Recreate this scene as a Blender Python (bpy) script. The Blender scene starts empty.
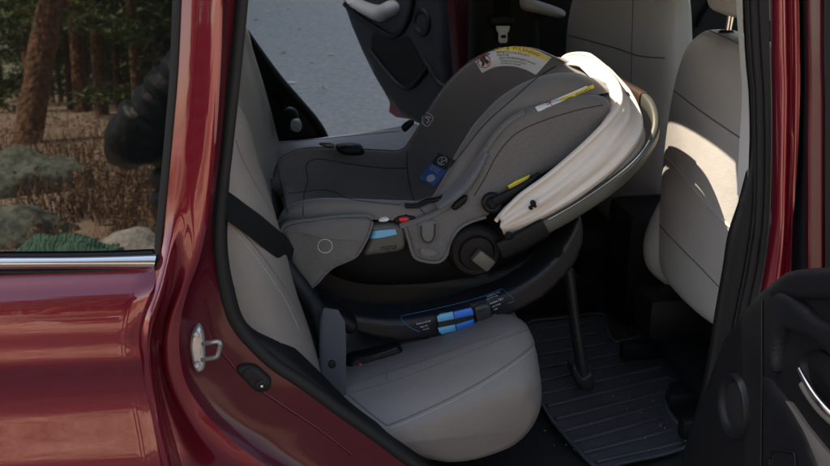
import bpy, bmesh, math, random
from mathutils import Vector, Matrix, geometry, noise
from mathutils.bvhtree import BVHTree
V = Vector
random.seed(7)
S = bpy.context.scene
C = S.collection
R_ = math.radians

# ---------------------------------------------------------------- camera
FPX = 1020.0
PITCH = math.atan(361/FPX); YAW = math.atan(165/FPX*math.cos(PITCH))
CAM = V((0, -1.7, 1.65))
FW = V((math.sin(YAW)*math.cos(PITCH), math.cos(YAW)*math.cos(PITCH), -math.sin(PITCH)))
RT = V((math.cos(YAW), -math.sin(YAW), 0)); UP = RT.cross(FW)
cd = bpy.data.cameras.new('camera'); cam = bpy.data.objects.new('camera', cd); C.objects.link(cam)
m = Matrix((RT, UP, -FW)).transposed().to_4x4(); m.translation = CAM; cam.matrix_world = m
cd.sensor_width = 36; cd.lens = FPX/830*36; cd.clip_start = 0.05; cd.clip_end = 600
cd.dof.use_dof = True; cd.dof.focus_distance = 2.15; cd.dof.aperture_fstop = 9
S.camera = cam
# ---------------------------------------------------------------- world + sun
SUN_EL, SUN_AZ = R_(52), V((-.70, .30))       # towards the sun, in plan
w = bpy.data.worlds.new('World'); S.world = w; w.use_nodes = True
nt = w.node_tree; bg = nt.nodes['Background']
sky = nt.nodes.new('ShaderNodeTexSky'); sky.sky_type = 'NISHITA'; sky.sun_disc = False
sky.sun_elevation = SUN_EL; sky.sun_rotation = math.atan2(SUN_AZ.x, SUN_AZ.y)
sky.air_density = 1.0; sky.dust_density = 1.0
nt.links.new(sky.outputs[0], bg.inputs[0]); bg.inputs[1].default_value = 0.15
sd = bpy.data.lights.new('sun', 'SUN'); sd.energy = 5.0; sd.angle = R_(0.53); sd.color = (1, 0.98, 0.96)
so = bpy.data.objects.new('sun', sd); C.objects.link(so)
a2 = SUN_AZ.normalized()
SD = V((a2.x*math.cos(SUN_EL), a2.y*math.cos(SUN_EL), math.sin(SUN_EL)))
so.rotation_mode = 'QUATERNION'; so.rotation_quaternion = SD.to_track_quat('Z', 'Y'); so.location = SD*20
vs = S.view_settings; vs.view_transform = 'Standard'; vs.look = 'None'; vs.gamma = 1; vs.exposure = 1.42
vs.use_curve_mapping = False
vs.use_white_balance = True; vs.white_balance_temperature = 8100; vs.white_balance_tint = 10

# ---------------------------------------------------------------- helpers
def rd(px, py): return (FW + RT*((px-415)/FPX) + UP*((233-py)/FPX))
def onpl(px, py, pt, n):
    d = rd(px, py); return CAM + d*((pt-CAM).dot(n)/d.dot(n))
def PY(px, py, y): return onpl(px, py, V((0, y, 0)), V((0, 1, 0)))
def PX(px, py, x): return onpl(px, py, V((x, 0, 0)), V((1, 0, 0)))
def PZ(px, py, z): return onpl(px, py, V((0, 0, z)), V((0, 0, 1)))
TUM = math.tan(R_(5.5))
def PT(px, py, y):                       # on the body side, which leans inwards above the belt
    p = PY(px, py, y)
    for _ in range(6): p = PY(px, py, y + max(0, p.z-1.0)*TUM)
    return p
def cr(pts, n, closed=False):
    """resample a Catmull-Rom curve through pts to n evenly spaced points"""
    pts = [V(p) for p in pts]; L = len(pts)
    if L == 2: return [pts[0].lerp(pts[1], i/(n-1)) for i in range(n)]
    dense = []
    segs = L if closed else L-1
    for i in range(segs):
        if closed: a, b, c, d = pts[(i-1) % L], pts[i], pts[(i+1) % L], pts[(i+2) % L]
        else: a, b, c, d = pts[max(i-1, 0)], pts[i], pts[i+1], pts[min(i+2, L-1)]
        for k in range(12):
            t = k/12
            dense.append(0.5*((2*b)+(c-a)*t+(2*a-5*b+4*c-d)*t*t+(3*b-a-3*c+d)*t*t*t))
    dense.append(pts[0].copy() if closed else pts[-1])
    acc = [0]
    for i in range(1, len(dense)): acc.append(acc[-1]+(dense[i]-dense[i-1]).length)
    tot = acc[-1] or 1; out = []; j = 0
    cnt = n if closed else n-1
    for i in range(n):
        t = tot*i/cnt
        while j < len(acc)-2 and acc[j+1] < t: j += 1
        s = (acc[j+1]-acc[j]) or 1
        out.append(dense[j].lerp(dense[j+1], min(1, max(0, (t-acc[j])/s))))
    return out
class MB:
    def __init__(s): s.v = []; s.f = []
    def add(s, v, f):
        o = len(s.v); s.v += [V(p) for p in v]; s.f += [tuple(i+o for i in q) for q in f]; return s
    def bvh(s): return BVHTree.FromPolygons(s.v, s.f)
def sharp(me, ang=38):
    bm = bmesh.new(); bm.from_mesh(me)
    bmesh.ops.remove_doubles(bm, verts=bm.verts, dist=1e-5)
    bmesh.ops.recalc_face_normals(bm, faces=bm.faces)
    for e in bm.edges:
        if len(e.link_faces) == 2: e.smooth = e.calc_face_angle(0) < R_(ang)
    for f in bm.faces: f.smooth = True
    bm.to_mesh(me); bm.free()
def obj(name, mb, mat, parent=None, sh=38, solid=0, local=False):
    me = bpy.data.meshes.new(name); me.from_pydata(mb.v, [], mb.f); me.materials.append(mat)
    if sh: sharp(me, sh)
    o = bpy.data.objects.new(name, me); C.objects.link(o)
    if parent:
        o.parent = parent
        if parent.type == 'EMPTY' and not local: o.matrix_parent_inverse = Matrix.Translation(-parent.location)
    if solid:
        md = o.modifiers.new('solid', 'SOLIDIFY'); md.thickness = solid; md.offset = 0
    return o
def tag(o, label=None, cat=None, group=None, kind=None):
    if label: o['label'] = label
    if cat: o['category'] = cat
    if group: o['group'] = group
    if kind: o['kind'] = kind
    return o
def thing(name, loc, label, cat, group=None):
    e = bpy.data.objects.new(name, None); C.objects.link(e); e.location = loc; e.empty_display_size = .1
    return tag(e, label, cat, group)
def grid(rows, closed=False):
    n = len(rows[0]); v = [p for r in rows for p in r]; f = []
    for i in range(len(rows)-1):
        for j in range(n if closed else n-1):
            k = (j+1) % n
            f.append((i*n+j, i*n+k, (i+1)*n+k, (i+1)*n+j))
    return v, f
def loft(curves, nu=40, nv=None, closed=False, disp=None):
    cs = [cr(c, nu, closed) for c in curves]
    if nv:
        cols = [cr([c[i] for c in cs], nv) for i in range(nu)]
        cs = [[cols[i][j] for i in range(nu)] for j in range(nv)]
    if disp: cs = [[disp(p, i/(nu-1), j/(len(cs)-1)) for i, p in enumerate(r)] for j, r in enumerate(cs)]
    mb = MB(); mb.add(*grid(cs, closed)); return mb
def rings(rs, cap=True, mb=None):
    v, f = grid(rs, True); n = len(rs[0])
    if cap:
        f.append(tuple(range(n-1, -1, -1))); f.append(tuple(range((len(rs)-1)*n, len(rs)*n)))
    mb = mb or MB(); mb.add(v, f); return mb
def tube(path, r, n=40, sides=10, mb=None, flat=1.0, hint=V((0, 0, 1)), smooth=True, closed=False):
    """r: radius or list of radii; flat: ratio of second radius along the hint"""
    pts = cr(path, n, closed) if smooth else [V(p) for p in path]; n = len(pts); rs = []
    rad = r if isinstance(r, (list, tuple)) else [r, r]
    for i, p in enumerate(pts):
        if closed: t = pts[(i+1) % n]-pts[i-1]
        else: t = (pts[min(i+1, n-1)]-pts[max(i-1, 0)])
        t.normalize()
        a = t.cross(hint)
        if a.length < 1e-3: a = t.cross(V((1, 0, 0)))
        a.normalize(); b = t.cross(a)
        u = i/(n-1)*(len(rad)-1); k = min(int(u), len(rad)-2); rr = rad[k]+(rad[k+1]-rad[k])*(u-k)
        rs.append([p+a*(rr*math.cos(2*math.pi*j/sides))+b*(rr*flat*math.sin(2*math.pi*j/sides)) for j in range(sides)])
    if closed: rs.append(rs[0])
    return rings(rs, not closed, mb)
def box(c, s, rot=None, bev=0.0, mb=None):
    bm = bmesh.new(); bmesh.ops.create_cube(bm, size=1)
    for q in bm.verts: q.co = V((q.co.x*s[0], q.co.y*s[1], q.co.z*s[2]))
    if bev: bmesh.ops.bevel(bm, geom=bm.edges[:], offset=bev, segments=2, affect='EDGES', profile=0.6)
    M = Matrix.Translation(V(c)) @ (rot.to_4x4() if rot else Matrix())
    bm.verts.index_update()
    mb = mb or MB(); mb.add([M @ q.co for q in bm.verts], [[q.index for q in f.verts] for f in bm.faces]); bm.free(); return mb
def lathe(c, ax, prof, n=32, mb=None):
    """prof: list of (radius, height along ax)"""
    ax = V(ax).normalized(); a = ax.orthogonal().normalized(); b = ax.cross(a); c = V(c)
    return rings([[c+ax*h+a*(r*math.cos(2*math.pi*j/n))+b*(r*math.sin(2*math.pi*j/n)) for j in range(n)] for r, h in prof], True, mb)
def fill2d(outline, step):
    """triangulate a closed 2D outline with interior grid points"""
    n = len(outline); pts = [V((p[0], p[1])) for p in outline]
    x0 = min(p.x for p in pts); x1 = max(p.x for p in pts); y0 = min(p.y for p in pts); y1 = max(p.y for p in pts)
    def dist(x, y):
        best = 1e9; ins = False; q = V((x, y))
        for i in range(n):
            a = pts[i]; b = pts[(i+1) % n]; ab = b-a; L = ab.length_squared or 1e-9
            t = max(0, min(1, (q-a).dot(ab)/L)); d = (a+ab*t-q).length
            if d < best: best = d
            if (a.y > y) != (b.y > y) and x < (b.x-a.x)*(y-a.y)/(b.y-a.y)+a.x: ins = not ins
        return best if ins else -best
    allp = list(pts); j = 0; y = y0+step/2
    while y < y1:
        x = x0+step/2+(step/2 if j % 2 else 0)
        while x < x1:
            if dist(x, y) > step*0.45: allp.append(V((x, y)))
            x += step
        y += step*0.87; j += 1
    r = geometry.delaunay_2d_cdt(allp, [(i, (i+1) % n) for i in range(n)], [list(range(n))], 1, 1e-4)
    vs_, fs = r[0], [tuple(f) for f in r[2]]
    return vs_, fs, dist
def pillow(outline, plane, bulge=0.01, rpx=8, thick=0.02, step=4, smooth=True, rough=0, fr=.08, npts=None, fn=None):
    """solid with a traced outline: lies on `plane` (point, normal to the viewer), rounded front, real thickness"""
    if smooth:
        o2 = cr([V((p[0], p[1], 0)) for p in outline], npts or max(24, len(outline)*5), True)
    else: o2 = [V((p[0], p[1], 0)) for p in outline]
    vs_, fs, dist = fill2d(o2, step); pt, n = V(plane[0]), V(plane[1]).normalized()
    front = []; nb = len(vs_)
    for q in vs_:
        d = max(0, dist(q.x, q.y)); d = min(1, d/rpx); h = bulge*math.sqrt(max(0, 1-(1-d)**2))
        if rough: h += rough*noise.noise(V((q.x*fr, q.y*fr, 3.3)))*min(1, d*2)
        if fn: h += fn(q.x, q.y)
        front.append(onpl(q.x, q.y, pt, n)+n*h)
    back = [onpl(q.x, q.y, pt, n)-n*thick for q in vs_]
    cnt = {}
    for f in fs:
        for i in range(len(f)):
            e = (f[i], f[(i+1) % len(f)]); k = tuple(sorted(e)); cnt.setdefault(k, []).append(e)
    faces = list(fs)+[tuple(i+nb for i in reversed(f)) for f in fs]
    for k, es in cnt.items():
        if len(es) == 1: a, b = es[0]; faces.append((b, a, a+nb, b+nb))
    mb = MB(); mb.add(front+back, faces); return mb
def hit(px, py, bv, last=None):
    d = rd(px, py).normalized(); best = None
    for b in (bv if isinstance(bv, (list, tuple)) else [bv]):
        loc, nr, idx, ds = b.ray_cast(CAM, d)
        if loc is not None and (best is None or ds < best[2]): best = (loc, nr if nr.dot(d) < 0 else -nr, ds)
    if best: return best
    if last: return (CAM+d*last[2], last[1], last[2])
    return None
def hitn(px, py, bv):
    """always lands: the surface hit, or the nearest surface point to the sight line"""
    h = hit(px, py, bv)
    if h: return h
    b = bv[0] if isinstance(bv, (list, tuple)) else bv; d = rd(px, py).normalized(); best = None
    for k in range(16):
        q = CAM+d*(1.6+.1*k); loc, nr, i, ds = b.find_nearest(q)
        if best is None or ds < best[3]: best = (loc, nr if nr.dot(d) < 0 else -nr, (loc-CAM).length, ds)
    return best[:3]
def decal(outline, bv, off=0.0015, step=3, smooth=False, npts=None):
    o2 = cr([V((p[0], p[1], 0)) for p in outline], npts or 40, True) if smooth else [V((*p[:2], 0)) for p in outline]
    if not smooth:
        o3 = []
        for i, a in enumerate(o2):
            b = o2[(i+1) % len(o2)]; k = max(1, int((b-a).length/step))
            o3 += [a.lerp(b, j/k) for j in range(k)]
        o2 = o3
    vs_, fs, _ = fill2d(o2, step); last = None
    mb = MB(); vv = []
    for q in vs_:
        h = hit(q.x, q.y, bv, last) or last
        if h is None: h = hitn(q.x, q.y, bv)
        last = h; vv.append(h[0]+h[1]*off)
    mb.add(vv, fs); return mb
def seam(path, bv, r=0.0014, n=40, off=0.0, mb=None, sides=6):
    pp = cr([V((p[0], p[1], 0)) for p in path], n); pts = []; last = None
    for q in pp:
        h = hit(q.x, q.y, bv, last)
        if h: last = h; pts.append(h[0]+h[1]*off)
    return tube(pts, r, n, sides, mb, smooth=False) if len(pts) > 2 else (mb or MB())
def stitches(path, bv, gap=2.6, ln=0.0028, r=0.0006, mb=None):
    pp = cr([V((p[0], p[1], 0)) for p in path], 200); mb = mb or MB()
    L = sum((pp[i+1]-pp[i]).length for i in range(199)); n = int(L/gap); pp = cr(pp, n)
    for i in range(n-1):
        h = hit(pp[i].x, pp[i].y, bv); k = hit(pp[i+1].x, pp[i+1].y, bv)
        if h and k and (k[0]-h[0]).length < .03:
            d = (k[0]-h[0]).normalized(); c = h[0]+h[1]*0.0005
            tube([c, c+d*ln], r, 2, 4, mb, smooth=False)
    return mb
def textmb(body, mapf, size=1.0, align='LEFT'):
    cu = bpy.data.curves.new('t', 'FONT'); cu.body = body; cu.size = size; cu.align_x = align; cu.resolution_u = 2
    o = bpy.data.objects.new('t', cu); C.objects.link(o)
    dg = bpy.context.evaluated_depsgraph_get(); me = bpy.data.meshes.new_from_object(o.evaluated_get(dg))
    mb = MB(); mb.add([mapf(q.co.x, q.co.y) for q in me.vertices], [tuple(p.vertices) for p in me.polygons])
    bpy.data.objects.remove(o); bpy.data.curves.remove(cu); bpy.data.meshes.remove(me); return mb
def pxtext(body, org, u, v, bv, off=0.0025, mb=None):
    """text whose baseline starts at pixel org; u, v: pixel vectors of one em along and up; laid on a surface"""
    def mp(x, y):
        h = hit(org[0]+u[0]*x+v[0]*y, org[1]+u[1]*x+v[1]*y, bv)
        return h[0]+h[1]*off if h else V((0, 0, -5))
    t = textmb(body, mp)
    if mb: mb.add(t.v, t.f); return mb
    return t

# ---------------------------------------------------------------- materials
def mat(name, col, rough=.5, metal=0, coat=0, bump=None, var=None, spec=.5, ior=None, sheen=0, trans=0, coatr=.03, coatior=1.5):
    m = bpy.data.materials.new(name); m.use_nodes = True; n = m.node_tree; b = n.nodes['Principled BSDF']
    b.inputs['Base Color'].default_value = (*col, 1); b.inputs['Roughness'].default_value = rough
    b.inputs['Metallic'].default_value = metal; b.inputs['Coat Weight'].default_value = coat; b.inputs['Coat Roughness'].default_value = coatr
    b.inputs['Specular IOR Level'].default_value = spec
    b.inputs['Coat IOR'].default_value = coatior
    if ior: b.inputs['IOR'].default_value = ior
    if sheen: b.inputs['Sheen Weight'].default_value = sheen; b.inputs['Sheen Roughness'].default_value = .5
    if trans: b.inputs['Transmission Weight'].default_value = trans
    tc = n.nodes.new('ShaderNodeTexCoord')
    if var:   # (scale, amount, colour2)
        no = n.nodes.new('ShaderNodeTexNoise'); no.inputs['Scale'].default_value = var[0]; no.inputs['Detail'].default_value = 6
        n.links.new(tc.outputs['Object'], no.inputs['Vector'])
        ra = n.nodes.new('ShaderNodeValToRGB'); ra.color_ramp.elements[0].position = .5-var[1]; ra.color_ramp.elements[1].position = .5+var[1]
        ra.color_ramp.elements[0].color = (*col, 1); ra.color_ramp.elements[1].color = (*var[2], 1)
        n.links.new(no.outputs['Fac'], ra.inputs[0]); n.links.new(ra.outputs[0], b.inputs['Base Color'])
    if bump:  # list of (kind, scale, strength[, distance])
        last = None
        for kd, sc, st, *ds in bump:
            if kd == 'v': t = n.nodes.new('ShaderNodeTexVoronoi'); t.inputs['Scale'].default_value = sc; out = t.outputs['Distance']
            elif kd == 'w':
                t = n.nodes.new('ShaderNodeTexWave'); t.inputs['Scale'].default_value = sc; t.bands_direction = 'DIAGONAL'; t.inputs['Distortion'].default_value = 1; out = t.outputs['Fac']
            else: t = n.nodes.new('ShaderNodeTexNoise'); t.inputs['Scale'].default_value = sc; t.inputs['Detail'].default_value = 5; out = t.outputs['Fac']
            n.links.new(tc.outputs['Object'], t.inputs['Vector'])
            bp = n.nodes.new('ShaderNodeBump'); bp.inputs['Strength'].default_value = st; bp.inputs['Distance'].default_value = ds[0] if ds else .001
            n.links.new(out, bp.inputs['Height'])
            if last: n.links.new(last.outputs[0], bp.inputs['Normal'])
            last = bp
        n.links.new(last.outputs[0], b.inputs['Normal'])
        if coat: n.links.new(last.outputs[0], b.inputs['Coat Normal'])
    return m
M = {}
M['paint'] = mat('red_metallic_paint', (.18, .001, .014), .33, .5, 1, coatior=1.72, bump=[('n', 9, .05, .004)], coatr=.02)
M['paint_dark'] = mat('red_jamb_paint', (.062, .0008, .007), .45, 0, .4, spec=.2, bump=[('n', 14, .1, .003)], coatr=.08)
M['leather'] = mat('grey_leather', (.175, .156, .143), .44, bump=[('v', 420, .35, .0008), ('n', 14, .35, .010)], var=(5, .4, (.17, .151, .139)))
M['lit_leather'] = mat('lightened_grey_leather', (.37, .345, .325), .42, bump=[('v', 420, .35, .0008), ('n', 14, .35, .010)], var=(5, .4, (.35, .327, .308)))  # seat leather lightened in colour for light missing on the front seats
M['seam'] = mat('leather_seam', (.12, .108, .10), .7)
M['thread'] = mat('pale_thread', (.5, .48, .45), .8)
M['rubber'] = mat('black_rubber_seal', (.009, .009, .010), .6, spec=.3, bump=[('n', 60, .3, .001)])
M['trim'] = mat('black_trim', (.004, .0045, .006), .55, spec=.3, bump=[('v', 500, .3, .0006)], var=(12, .3, (.006, .0065, .008)))
M['trim_grey'] = mat('charcoal_trim', (.007, .008, .0105), .5, spec=.3, bump=[('v', 380, .5, .0008)])
M['pillar_trim'] = mat('light_grey_pillar_trim', (.52, .51, .50), .7)
M['beige'] = mat('beige_armrest', (.42, .39, .36), .5, bump=[('v', 400, .3, .0007)])
M['legm'] = mat('grey_leg_tube', (.03, .03, .032), .4)
M['chrome'] = mat('chrome', (.75, .75, .76), .12, 1)
M['zinc'] = mat('zinc_striker', (.60, .60, .60), .38, .75, bump=[('n', 160, .25, .001)])
M['glass'] = mat('dark_privacy_glass', (.004, .005, .005), .015, 0, 0, spec=.5, ior=1.92)
M['pad'] = mat('dark_grey_knit', (.118, .109, .107), .85, sheen=.25, bump=[('v', 700, .4, .0006), ('n', 18, .5, .006)], var=(40, .3, (.128, .117, .112)))
M['pad2'] = mat('blue_grey_knit', (.105, .108, .118), .85, sheen=.2, bump=[('v', 700, .4, .0006), ('n', 18, .45, .006)])
M['cover'] = mat('heather_grey_fabric', (.105, .096, .090), .9, sheen=.3, bump=[('v', 650, .6, .0008), ('n', 30, .4, .005)], var=(350, .12, (.13, .119, .112)))
M['cover_dark'] = mat('heather_dark_fabric', (.11, .101, .096), .9, sheen=.2, bump=[('v', 650, .6, .0008)], var=(350, .12, (.165, .153, .145)))
M['cream'] = mat('cream_canopy_fabric', (.66, .585, .52), .95, spec=.15, bump=[('n', 25, .6, .006), ('v', 800, .2, .0005)])
M['shell'] = mat('black_shell_plastic', (.004, .004, .0045), .5, spec=.25, bump=[('v', 450, .3, .0006)])
M['base'] = mat('black_base_plastic', (.010, .0105, .013), .42, spec=.35, bump=[('v', 450, .25, .0006)])
M['olive'] = mat('anodised_grey_handle', (.085, .085, .072), .38, .35, bump=[('n', 200, .05, .0005)])
M['housing'] = mat('grey_housing_plastic', (.06, .062, .054), .45)
M['fseam'] = mat('fabric_seam', (.03, .028, .027), .9)
M['insert'] = mat('shaded_beige', (.13, .12, .112), .6)  # beige darkened in colour for the shadow on the near door
M['knob'] = mat('grey_knob', (.10, .10, .09), .38, .4)
M['brown'] = mat('brown_leatherette', (.035, .016, .010), .5, bump=[('v', 500, .4, .0008)])
M['web'] = mat('seat_belt_webbing', (.004, .0045, .0055), .8, spec=.2, bump=[('w', 120, .5, .0006)])
M['webgrey'] = mat('grey_belt_webbing', (.045, .05, .062), .65, bump=[('w', 150, .5, .0006)])
M['blk'] = mat('satin_black', (.004, .004, .005), .55, spec=.25)
M['matr'] = mat('rubber_floor_mat', (.042, .044, .049), .40, bump=[('n', 50, .25, .001), ('n', 350, .25, .0004)], var=(25, .25, (.056, .058, .063)))
M['carpet'] = mat('black_carpet', (.010, .010, .012), .95, bump=[('n', 400, .9, .003)])
M['labelw'] = mat('white_label', (.62, .62, .62), .45)
M['labely'] = mat('yellow_label', (.80, .58, .05), .45)
M['labelb'] = mat('blue_label', (.012, .11, .42), .45)
M['labelk'] = mat('black_label', (.012, .012, .012), .5)
M['ink'] = mat('black_ink', (.02, .02, .02), .6)
M['inkw'] = mat('white_ink', (.6, .62, .64), .6)
M['inkr'] = mat('red_ink', (.55, .02, .02), .5)
M['bluel'] = mat('light_blue_plastic', (.10, .38, .60), .35)
M['blued'] = mat('bright_blue_plastic', (.01, .16, .62), .35)
M['cyan'] = mat('cyan_line', (.01, .16, .34), .4)
M['redb'] = mat('red_button', (.6, .015, .02), .35)
M['whitep'] = mat('white_plastic', (.75, .75, .72), .4)
M['asphalt'] = mat('asphalt', (.15, .14, .125), .95, spec=.2, bump=[('v', 120, .8, .004)], var=(26, .35, (.29, .272, .245)))
M['dirt'] = mat('forest_floor', (.27, .185, .13), .95, bump=[('n', 14, .9, .04)], var=(2.2, .2, (.46, .33, .245)))
M['leafdry'] = mat('dry_leaf', (.42, .36, .28), .8)
M['bark'] = mat('pine_bark', (.10, .05, .03), .95, bump=[('v', 14, 1, .04), ('n', 40, .8, .02)], var=(16, .15, (.26, .13, .075)))
M['needles'] = mat('pine_needles', (.06, .10, .03), .7, var=(3, .2, (.12, .16, .045)))
M['brush'] = mat('dry_brush', (.11, .055, .026), .85, var=(1.5, .12, (.27, .165, .095)))
M['rock'] = mat('granite_boulder', (.30, .28, .25), .9, bump=[('n', 12, .9, .03), ('v', 60, .4, .005)], var=(30, .12, (.48, .45, .41)))
M['moss'] = mat('mossy_boulder', (.08, .095, .075), .95, bump=[('n', 12, .9, .03)], var=(14, .12, (.2, .22, .17)))
M['green'] = mat('sage_green_knit', (.09, .20, .14), .85, bump=[('w', 30, .8, .006)])
M['jacket'] = mat('black_puffer_nylon', (.005, .005, .006), .5, bump=[('n', 30, .7, .01)])
M['trousers'] = mat('dark_denim', (.03, .04, .07), .85)
def tinted(name, c):
    m = bpy.data.materials.new(name); m.use_nodes = True; n = m.node_tree; n.nodes.remove(n.nodes['Principled BSDF'])
    t = n.nodes.new('ShaderNodeBsdfTransparent'); t.inputs[0].default_value = (*c, 1); g = n.nodes.new('ShaderNodeBsdfGlossy'); g.inputs['Roughness'].default_value = .02
    x = n.nodes.new('ShaderNodeMixShader'); x.inputs[0].default_value = .07; n.links.new(t.outputs[0], x.inputs[1]); n.links.new(g.outputs[0], x.inputs[2]); n.links.new(x.outputs[0], n.nodes['Material Output'].inputs[0]); return m
M['clear'] = tinted('tinted_car_glass', (.75, .78, .77))
M['skin'] = mat('skin', (.45, .26, .19), .5)
M['hair'] = mat('dark_hair', (.03, .02, .012), .6)

def perf(m):   # perforated leather: rows of tiny holes
    n = m.node_tree; b = n.nodes['Principled BSDF']
    tc = n.nodes.new('ShaderNodeTexCoord'); mp = n.nodes.new('ShaderNodeVectorMath'); mp.operation = 'MULTIPLY'; mp.inputs[1].default_value = (300, 300, 0)
    fr = n.nodes.new('ShaderNodeVectorMath'); fr.operation = 'FRACTION'; sb = n.nodes.new('ShaderNodeVectorMath'); sb.operation = 'DISTANCE'; sb.inputs[1].default_value = (.5, .5, 0)
    lt = n.nodes.new('ShaderNodeMath'); lt.operation = 'GREATER_THAN'; lt.inputs[1].default_value = .24
    mx = n.nodes.new('ShaderNodeMix'); mx.data_type = 'RGBA'; mx.inputs[6].default_value = (.09, .085, .08, 1); mx.inputs[7].default_value = (.175, .155, .142, 1)
    n.links.new(tc.outputs['Object'], mp.inputs[0]); n.links.new(mp.outputs[0], fr.inputs[0]); n.links.new(fr.outputs[0], sb.inputs[0])
    n.links.new(sb.outputs['Value'], lt.inputs[0]); n.links.new(lt.outputs[0], mx.inputs[0]); n.links.new(mx.outputs[2], b.inputs['Base Color'])
M['perf'] = mat('perforated_leather', (.3, .287, .272), .5, bump=[('v', 420, .35, .0008)]); perf(M['perf'])
def mesh_holes(m):
    n = m.node_tree; b = n.nodes['Principled BSDF']; tc = n.nodes.new('ShaderNodeTexCoord'); v = n.nodes.new('ShaderNodeTexVoronoi'); v.inputs['Scale'].default_value = 330; v.inputs['Randomness'].default_value = .1
    ra = n.nodes.new('ShaderNodeValToRGB'); ra.color_ramp.elements[0].position = .2; ra.color_ramp.elements[1].position = .3
    ra.color_ramp.elements[0].color = (.0005, .0005, .0005, 1); ra.color_ramp.elements[1].color = (.008, .008, .009, 1)
    n.links.new(tc.outputs['Object'], v.inputs['Vector']); n.links.new(v.outputs['Distance'], ra.inputs[0]); n.links.new(ra.outputs[0], b.inputs['Base Color'])
M['grille'] = mat('speaker_grille', (.02, .02, .02), .6); mesh_holes(M['grille'])

# ================================================================ THE SETTING
def ground_z(x, y):
    if y > -2.6: return 0.0
    t = -2.6-y
    return min(t*.075, .9)+.06*noise.noise(V((x*.5, y*.5, 0)))*min(1, t)
mb = MB(); n = 90; rows = []
for i in range(n+1):
    r = []
    for j in range(n+1):
        u = (i/n*2-1); v_ = (j/n*2-1); x = u*abs(u)*150; y = v_*abs(v_)*150
        r.append(V((x, y, ground_z(x, y))))
    rows.append(r)
mb.add(*grid(rows)); tag(obj('ground', mb, M['dirt'], sh=0), kind='structure')
mb = MB(); mb.add([(-60, -1.2, .02), (60, -1.2, .02), (60, 18, .02), (-60, 18, .02)], [(0, 1, 2, 3)])
tag(obj('asphalt_road', mb, M['asphalt'], sh=0), kind='structure')
# worn pale strip of old sealant on the asphalt
leafs = [(270, 12), (288, 9), (262, 55), (292, 83), (331, 55), (256, 100), (300, 30), (283, 53), (279, 3), (325, 88), (256, 20), (312, 62)]
for i, (px, py) in enumerate(leafs):
    p = PZ(px, py, .024); s = .022+.02*random.random(); a = random.random()*6; mb = MB(); k = 7; ring = []
    for j in range(k):
        t = j/k*2*math.pi; rr = s*(1 if j % 2 else .62); ring.append(V((p.x+math.cos(t+a)*rr*1.3, p.y+math.sin(t+a)*rr, .028+.012*random.random())))
    mb.add(ring+[V((p.x, p.y, .026))], [(j, (j+1) % k, k) for j in range(k)])
    tag(obj('fallen_leaf', mb, M['leafdry'], sh=0), 'small pale dry leaf lying on the grey asphalt beyond the car', 'leaf', 'fallen leaves on the asphalt')

# glass plane of the rear quarter window and its mirror directions
GN = V((0, -math.cos(math.atan(TUM)), math.sin(math.atan(TUM))))
GP = V((0, 0, 1.0))
def mirror(px, py, yt=None, dist=None):
    p = onpl(px, py, GP, GN); d = rd(px, py).normalized(); r = d-2*d.dot(GN)*GN
    if yt is not None: return p+r*((yt-p.y)/r.y)
    return p+r*dist
# ---- pines
def pine_meshes(h, seed, r0, crown0, dens):
    rn = random.Random(seed); tr = MB(); cw = MB()
    lean = V((rn.uniform(-.03, .03), rn.uniform(-.03, .03), 0))
    pts = [V((0, 0, -.3))+V((0, 0, h*1.0))*t+lean*h*t*t for t in [0, .15, .3, .5, .7, .85, 1]]
    tube(pts, [r0*1.25, r0, r0*.92, r0*.8, r0*.6, r0*.4, r0*.1], 26, 12, tr)
    def at(t): return V((0, 0, h*t))+lean*h*t*t
    for b in range(int(34*dens)):
        t = crown0+(1-crown0)*(b+rn.random())/(34*dens); L = h*(.20*(1-t)+.035)*rn.uniform(.7, 1.15); a = rn.random()*6.283
        o = at(t); d = V((math.cos(a), math.sin(a), rn.uniform(-.15, .25))); e = o+d*L+V((0, 0, -.06*L))
        tube([o, o.lerp(e, .5)+V((0, 0, .05*L)), e], [r0*.16, r0*.04], 5, 5, tr)
        for c in range(int(9*dens)+3):
            k = rn.uniform(.25, 1.05); q = o.lerp(e, k)+V((rn.gauss(0, .13*L), rn.gauss(0, .13*L), rn.gauss(0, .05*L))); s = h*.02*rn.uniform(.7, 1.5)
            for g in range(11):
                n1 = V((rn.gauss(0, 1), rn.gauss(0, 1), rn.gauss(0, .6))).normalized(); n2 = n1.cross(V((rn.gauss(0, 1), rn.gauss(0, 1), rn.gauss(0, 1)))).normalized()
                cc = q+V((rn.gauss(0, s*.6), rn.gauss(0, s*.6), rn.gauss(0, s*.35)))
                cw.add([cc-n2*s*.13, cc+n1*s*.9, cc+n2*s*.13], [(0, 1, 2)])
    return tr, cw
def mesh_of(mb, name, mt, sh=60):
    me = bpy.data.meshes.new(name); me.from_pydata(mb.v, [], mb.f); me.materials.append(mt)
    if sh: sharp(me, sh)
    return me
variants = []
for h, sd_, r0, c0, dn in [(11, 1, .10, .14, 1.4), (13, 2, .10, .2, 1.3), (9, 3, .08, .06, 1.5)]:
    tr, cw = pine_meshes(h, sd_, r0, c0, dn); variants.append((mesh_of(tr, 'trunk', M['bark']), mesh_of(cw, 'crown', M['needles'], 0)))
def pine(x, y, k, sc, rot, label, group):
    e = thing('pine_tree', (x, y, ground_z(x, y)), label, 'tree', group); e.rotation_euler = (0, 0, rot); e.scale = (sc, sc, sc)
    for nm, me in (('trunk', variants[k][0]), ('crown', variants[k][1])):
        o = bpy.data.objects.new(nm, me); C.objects.link(o); o.parent = e
    return e
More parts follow.
